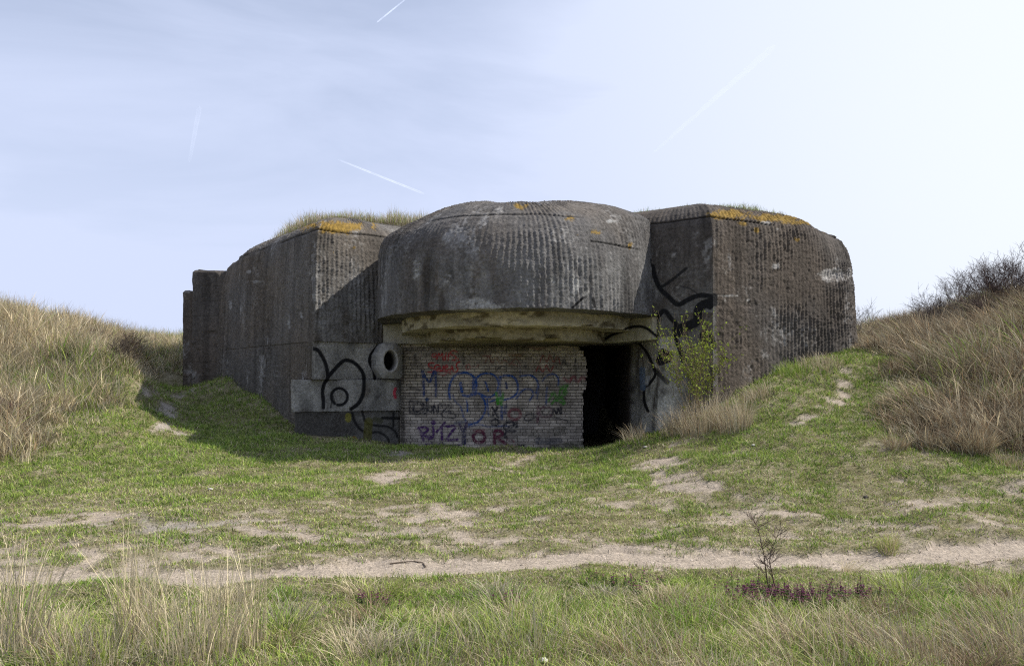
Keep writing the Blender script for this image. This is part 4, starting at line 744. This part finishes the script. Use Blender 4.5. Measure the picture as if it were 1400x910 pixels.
# ------------------------------------------------------------------ woody plants
def tube(p, q, r0, r1, V, Fc, C_, col, sides=4):
    d = q - p; Ln = np.linalg.norm(d)
    if Ln < 1e-6: return
    d = d/Ln; a = np.cross(d, [0, 0, 1.]); a = a/np.linalg.norm(a) if np.linalg.norm(a) > 1e-3 else np.array([1., 0, 0]); b = np.cross(d, a); k0 = len(V)
    for (c, r) in ((p, r0), (q, r1)):
        for s in range(sides): t = 2*math.pi*s/sides; V.append(c + a*r*math.cos(t) + b*r*math.sin(t)); C_.append(col)
    for s in range(sides): Fc.append((k0+s, k0+(s+1) % sides, k0+sides+(s+1) % sides, k0+sides+s))
def branch(p, d, Ln, r, depth, V, Fc, C_, col, rnd, tips, kids=3, bend=.25, up=.15, fork=.6):
    n = 4 if depth > 0 else 3; q = p
    for k in range(n):
        d = d + np.array([rnd.gauss(0, bend), rnd.gauss(0, bend), rnd.gauss(0, bend*.6)+up*.3])*.5; d /= np.linalg.norm(d)
        q2 = q + d*Ln/n; tube(q, q2, r*(1-.16*k), r*(1-.16*(k+1)), V, Fc, C_, col, 4 if r > .004 else 3)
        if depth > 0 and (k > 0 or depth < 2):
            for _ in range(kids if k == n-1 else rnd.choice((0, 1, 1, 2))):
                dd = d + np.array([rnd.gauss(0, fork), rnd.gauss(0, fork), rnd.gauss(0, fork*.5)+up]); dd /= np.linalg.norm(dd)
                branch(q2, dd, Ln*rnd.uniform(.45, .75), max(r*.55, .0022), depth-1, V, Fc, C_, col, rnd, tips, kids, bend, up, fork)
        q = q2; tips.append((q, d))
def shrub(name, X0, Y0, h, nst, label, cat, col, seed, depth=3, spread=.5, group=None, r0=.014, leafn=0, leafc=None, leafs=.02, z0=None, kids=3, lean=(0, 0), fork=.6):
    rnd = random.Random(seed); V, Fc, C_, tips = [], [], [], []
    z0 = float(gz(np.array([X0]), np.array([Y0]))[0]) - .03 if z0 is None else z0
    for s in range(nst):
        a = rnd.uniform(0, 6.28); rr = rnd.random()*spread*h*.3; d = np.array([math.cos(a)*spread*rnd.random()+lean[0], math.sin(a)*spread*rnd.random()+lean[1], 1.]); d /= np.linalg.norm(d)
        branch(np.array([X0+rr*math.cos(a), Y0+rr*math.sin(a), z0]), d, h*rnd.uniform(.4, .62), r0*rnd.uniform(.6, 1.1), depth, V, Fc, C_, np.array(col)*rnd.uniform(.75, 1.25), rnd, tips, kids, fork=fork)
    V = np.array(V); f4 = np.array([f for f in Fc])
    root = empty(name, (X0, Y0, z0), label, cat, group)
    mesh_np('branches', V, [f4], M_bark, root, np.array(C_))
    if leafn:
        n = leafn; ii = rng.choice(len(tips), n); P = np.array([tips[i][0] for i in ii]) + rng.normal(0, .012, (n, 3)); dv = rng.normal(0, 1, (n, 3)); dv /= np.linalg.norm(dv, axis=1)[:, None]
        e = np.cross(dv, rng.normal(0, 1, (n, 3))); e /= np.linalg.norm(e, axis=1)[:, None]; s = leafs*rng.uniform(.5, 1.2, (n, 1))
        LV = np.stack([P, P + dv*s*.5 + e*s*.3, P + dv*s, P + dv*s*.5 - e*s*.3], 1).reshape(-1, 3); b = np.arange(n)[:, None]*4
        lc = np.repeat(np.array(leafc)*rng.uniform(.6, 1.3, (n, 1)), 4, 0)
        mesh_np('leaves', LV, [np.concatenate([b, b+1, b+2, b+3], 1)], M_blade, root, lc)
    return root
X0, Y0 = hit(955, 588)
shrub('leafing_shrub', X0, Y0+.15, 1.65, 20, 'spindly shrub with fresh yellow-green leaves right of the doorway', 'shrub', (.17, .13, .08), 11, 2, .30, None, .007, 2600, (.24, .30, .04), .042, lean=(0, 0), kids=2, fork=.35)
gp = 'bare thorn bushes on the right dune'
PB = (.085, .06, .055)
for i, (x, y, Y, h, nst, lb) in enumerate([(1285, 432, 17.0, .85, 9, 'bare rounded grey bush standing out against the sky on the right dune'), (1325, 425, 17.4, .95, 10, 'bare twiggy bush between the rounded grey one and the dense brown one'),
        (1365, 415, 16.6, 1.0, 12, 'dense dark brown bush second from the right picture edge on the dune crest'), (1400, 405, 16.0, 1.05, 12, 'dark purplish-brown bush at the right picture edge on the dune crest'), (1225, 455, 17.5, .62, 10, 'low brown bush on the dune slope nearest the bunker, below the skyline gap'),
        (1255, 448, 17.0, .6, 9, 'low reddish-brown bush left of the rounded grey bush'), (1196, 468, 17.2, .4, 8, 'smallest low brown bush, closest to the right wing of the bunker'), (1345, 445, 15.8, .6, 9, 'low dark bush in front of the crest bushes on the right dune'), (1440, 400, 16.0, 1.1, 10, 'dark bush just outside the right picture edge on the dune')]):
    if x > 1420: continue
    shrub('thorn_bush', (x-700)/F*Y, Y, h*1.08, nst+3, lb, 'bush', PB if i > 1 else (.13, .115, .11), 40+i, 3, .8, gp, .011)
shrub('thorn_bush', (1171-700)/F*19, 19, 1.3, 4, 'slim grey sapling peeping out behind the right end of the bunker', 'bush', (.12, .11, .10), 60, 3, .3, None, .010)
gp = 'bare bushes on the left dune'
for i, (x, Y, h, nst, lb) in enumerate([(178, 20.5, .55, 8, 'dark reddish bush on the left dune crest nearest the bunker'), (150, 20.0, .4, 6, 'small thin bush left of the dark reddish one on the left dune'), (118, 19.4, .45, 6, 'pale thin bush in the middle of the left dune crest'), (4, 13.0, .45, 6, 'low dark bush at the left picture edge low on the dune')]):
    shrub('thorn_bush', (x-700)/F*Y, Y, h, nst, lb, 'bush', (.13, .085, .07), 70+i, 3, .8, gp, .009)
shrub('thorn_bush', (172-700)/F*16.6, 16.6, .55, 9, 'added dark twiggy bush standing in for the bunker shadow between the left dune and the path', 'bush', (.07, .055, .045), 95, 3, .7, gp, .008)  # added bush: its dark twigs stand in for the bunker's shadow on the dune
# bare sapling in the right foreground: two stems
X0, Y0 = hit(1057, 808)
def sapling():
    root = empty('bare_sapling', (X0, Y0, float(gz(np.array([X0]), np.array([Y0]))[0])), 'thin leafless two-stemmed sapling standing in the grass beside the path', 'sapling')
    rnd = random.Random(5); z0 = root.location.z - .02; m = 1/F*Y0
    for si, pts in enumerate([[(1053,806),(1050,790),(1046,770),(1043,750),(1040,732),(1037,716),(1031,708)], [(1064,808),(1058,790),(1053,772),(1052,762),(1056,748),(1060,735),(1065,718)]]):
        V, Fc, C_, tips = [], [], [], []
        P = [np.array([(x-700)*m, Y0 + .02*math.sin(i*1.7+si), z0 + (807-y)*m]) for i, (x, y) in enumerate(pts)]
        for i in range(len(P)-1):
            tube(P[i], P[i+1], .0058*(1-.13*i), .0058*(1-.13*(i+1)), V, Fc, C_, (.085, .06, .045), 5)
            if i > 0:
                for _ in range(3):
                    d = np.array([rnd.choice((-1, 1))*rnd.uniform(.35, .9), rnd.uniform(-.7, .7), rnd.uniform(.5, 1.1)]); d /= np.linalg.norm(d)
                    branch(lerp(P[i], P[i+1], rnd.random()), d, rnd.uniform(.05, .13), .0026, 1, V, Fc, C_, (.10, .07, .055), rnd, tips, 1)
        mesh_np('stem', np.array(V), [np.array(Fc)], M_bark, root, np.array(C_, float))
sapling()
# stick lying on the path
V, Fc, C_ = [], [], []
sp = [hit(x, y) for x, y in ((533, 772), (550, 770), (566, 769), (578, 771), (582, 777))]
for a, b in zip(sp[:-1], sp[1:]):
    tube(np.array([a[0], a[1], float(gz(np.array([a[0]]), np.array([a[1]]))[0])+.014]), np.array([b[0], b[1], float(gz(np.array([b[0]]), np.array([b[1]]))[0])+.014]), .006, .005, V, Fc, C_, (.11, .085, .065), 6)
tag(mesh_np('stick', np.array(V), [np.array(Fc)], M_bark, None, np.array(C_, float)), 'thin bent stick lying on the sand path', 'stick')
# purple dead-nettles: stuff patches
def nettles(cx, cy, rx, ry, n, label):
    V, Fc, T_, C_ = [], [], [], []
    rnd = random.Random(int(cx))
    for _ in range(n):
        x = cx + rnd.gauss(0, rx); y = cy + rnd.gauss(0, ry); X, Y = hit(x, y); z = float(gz(np.array([X]), np.array([Y]))[0]); h = rnd.uniform(.05, .12)
        lx_, ly_ = rnd.gauss(0, .015), rnd.gauss(0, .015)
        tube(np.array([X, Y, z-.01]), np.array([X+lx_, Y+ly_, z+h]), .002, .0018, V, Fc, C_, (.09, .05, .05), 3)
        for lv in range(4):
            zz = z + h*(.35 + .2*lv); s = .020*(1.1-.18*lv); up_ = lv >= 2
            for k in range(4):
                a = k*1.571 + lv*.78 + rnd.random()*.5; c_ = np.array([X+lx_*.8, Y+ly_*.8, zz]); d = np.array([math.cos(a), math.sin(a), -.25]); e = np.array([-math.sin(a), math.cos(a), 0])
                k0 = len(V); V += [c_, c_+d*s*.6+e*s*.42, c_+d*s*1.25, c_+d*s*.6-e*s*.42]; Fc.append((k0, k0+1, k0+2, k0+3))
                cc = (np.array((.13, .045, .07)) if up_ else np.array((.045, .075, .02)))*rnd.uniform(.7, 1.3); C_ += [cc]*4
        for k in range(rnd.choice((0, 1, 2, 3))):
            a = rnd.random()*6.28; c_ = np.array([X+lx_, Y+ly_, z+h*.85]); d = np.array([math.cos(a)*.6, math.sin(a)*.6, .8]); e = np.array([-math.sin(a), math.cos(a), 0])
            k0 = len(V); V += [c_, c_+d*.009+e*.006, c_+d*.018, c_+d*.009-e*.006]; Fc.append((k0, k0+1, k0+2, k0+3)); C_ += [np.array((.20, .055, .15))*rnd.uniform(.7, 1.3)]*4
    tag(mesh_np('dead_nettle', np.array(V), [np.array(Fc)], M_blade, None, np.array(C_, float)), label, 'flowers', 'patches of purple dead-nettle', 'stuff')
nettles(1040, 822, 26, 8, 110, 'purple flowering dead-nettle patch at the foot of the bare sapling')
nettles(1095, 826, 26, 6, 80, 'dark purple dead-nettle strip right of the sapling')
nettles(1165, 822, 26, 6, 60, 'sparser purple dead-nettle patch, rightmost of the flowers')
nettles(508, 830, 14, 6, 22, 'small dark purple dead-nettle clump in the left middle foreground')
nettles(692, 832, 10, 5, 16, 'tiny dead-nettle clump in the centre foreground')
nettles(850, 808, 30, 7, 22, 'scattered dead-nettle sprigs left of the purple patches')
# stones
def stone(x, y, s, c, label):
    X, Y = hit(x, y); z = float(gz(np.array([X]), np.array([Y]))[0]); rnd = random.Random(int(x+y)); V = []; Fc = []
    for i in range(6):
        for j in range(8):
            th = math.pi*(i+.5)/6; ph = 2*math.pi*j/8; r = s*(1+rnd.uniform(-.22, .22)); V.append((X+r*math.sin(th)*math.cos(ph), Y+.8*r*math.sin(th)*math.sin(ph), z+.012+.5*r*math.cos(th)))
    for i in range(5):
        for j in range(8): Fc.append((i*8+j, i*8+(j+1) % 8, (i+1)*8+(j+1) % 8, (i+1)*8+j))
    o = mesh_np('stone', V, [Fc, [tuple(range(8))[::-1][:8], tuple(range(40, 48))]], M_pale, None, np.tile(np.array(c, float), (48, 1)))
    tag(o, label, 'stone', 'small stones on the ground')
stone(288, 670, .03, (.6, .56, .5), 'small white stone on the grass left of the sandy patches')
stone(882, 612, .035, (.55, .5, .45), 'pale stone on the bare ground beside the doorway bank')
stone(1184, 681, .035, (.06, .05, .045), 'dark clod on the grass in front of the right dune')
stone(1030, 610, .03, (.6, .57, .52), 'white stone on the grass at the foot of the green bank')
stone(554, 770, .012, (.5, .45, .4), 'little pebble on the sand path next to the stick')
stone(743, 906, .03, (.55, .52, .46), 'pale rounded stone in the grass at the bottom of the picture')

n = 5200; X = rng.uniform(-7.5, 7.5, n); Y = path_c(X) + rng.normal(.25, .5, n); sm, _ = sand_m(X, Y); k = (rng.random(n) < sm) & (Y > 5.8); X, Y = X[k], Y[k]; n = len(X)
sz_ = .0035 + .007*rng.random(n)**4; Z = gz(X, Y) + .004; an = rng.uniform(0, 6.28, n); P0 = np.stack([X, Y, Z], -1); VV = []
for k, (dx_, dy_, dz_) in enumerate([(1, 0, 0), (-.5, .87, 0), (-.5, -.87, 0), (.1, 0, 1.)]): VV.append(P0 + np.stack([(dx_*np.cos(an)-dy_*np.sin(an))*sz_*1.3, (dx_*np.sin(an)+dy_*np.cos(an))*sz_, dz_*sz_*1.2], -1))
VV = np.stack(VV, 1).reshape(-1, 3); b0 = np.arange(n)[:, None]*4
tag(mesh_np('gravel', VV, [np.concatenate([b0 + np.array([[0, 1, 3]]), b0 + np.array([[1, 2, 3]]), b0 + np.array([[2, 0, 3]])])], M_pale, None, np.repeat(np.array([.36, .31, .26])*rng.uniform(.35, 1.5, (n, 1)), 4, 0)), 'scattered grit and bits of shell on the sand path', 'gravel', None, 'stuff')
# ------------------------------------------------------------------ contrails, high above
mc, t, b = mat('contrail_ice')
tr_ = N(t, 'ShaderNodeBsdfTransparent'); ms = N(t, 'ShaderNodeMixShader'); at = N(t, 'ShaderNodeAttribute', attribute_name='Col')
tcx = N(t, 'ShaderNodeTexCoord'); nz = N(t, 'ShaderNodeTexNoise', _Scale=.012, _Detail=4.0); L(t, tcx.outputs['Object'], nz.inputs['Vector'])
ml = N(t, 'ShaderNodeMath', operation='MULTIPLY'); L(t, at.outputs['Fac'], ml.inputs[0]); L(t, nz.outputs['Fac'], ml.inputs[1])
df = N(t, 'ShaderNodeBsdfTranslucent'); df.inputs['Color'].default_value = (1, 1, 1, 1); d2 = N(t, 'ShaderNodeBsdfDiffuse'); d2.inputs['Color'].default_value = (1, 1, 1, 1); m2 = N(t, 'ShaderNodeAddShader')
L(t, df.outputs[0], m2.inputs[0]); L(t, d2.outputs[0], m2.inputs[1])
L(t, ml.outputs[0], ms.inputs[0]); L(t, tr_.outputs[0], ms.inputs[1]); L(t, m2.outputs[0], ms.inputs[2]); L(t, ms.outputs[0], t.nodes['Material Output'].inputs['Surface'])
def contrail(a, b, w0, w1, alpha, label, D=9000):
    n = 24; V = []; C_ = []; Fc = []
    for i in range(n+1):
        s = i/n; x, y = lerp(np.array(a, float), np.array(b, float), s); c = np.array(px(x, y, D)); ww = lerp(w0, w1, s)/F*D*.5*(1 if 0 < i < n else .2)
        dx, dy = b[0]-a[0], b[1]-a[1]; l_ = math.hypot(dx, dy); u1 = np.array([dy/l_, 0, dx/l_]); u2 = np.array([0, 1., 0])
        for k in range(8): q = 2*math.pi*k/8; V.append(c + u1*ww*math.cos(q) + u2*ww*math.sin(q)); C_.append([alpha*math.sin(math.pi*(.08+.84*s))**.6]*3)
    for i in range(n):
        for k in range(8): Fc.append((i*8+k, i*8+(k+1) % 8, (i+1)*8+(k+1) % 8, (i+1)*8+k))
    o = mesh_np('contrail', V, [Fc], mc, None, np.array(C_)); o.visible_shadow = False
    tag(o, label, 'contrail', 'aircraft trails in the sky')
contrail((515, 31), (556, -2), 2.0, 1.8, .25, 'short crisp white contrail at the top of the sky')
contrail((462, 218), (580, 265), 2.0, 3.0, .10, 'thin white contrail slanting down just above the left half of the bunker')
contrail((273, 145), (259, 222), 7, 4, .035, 'faint broad contrail running steeply down in the left sky')
contrail((1060, 62), (892, 210), 9, 3.5, .045, 'long faded contrail slanting down in the right sky')
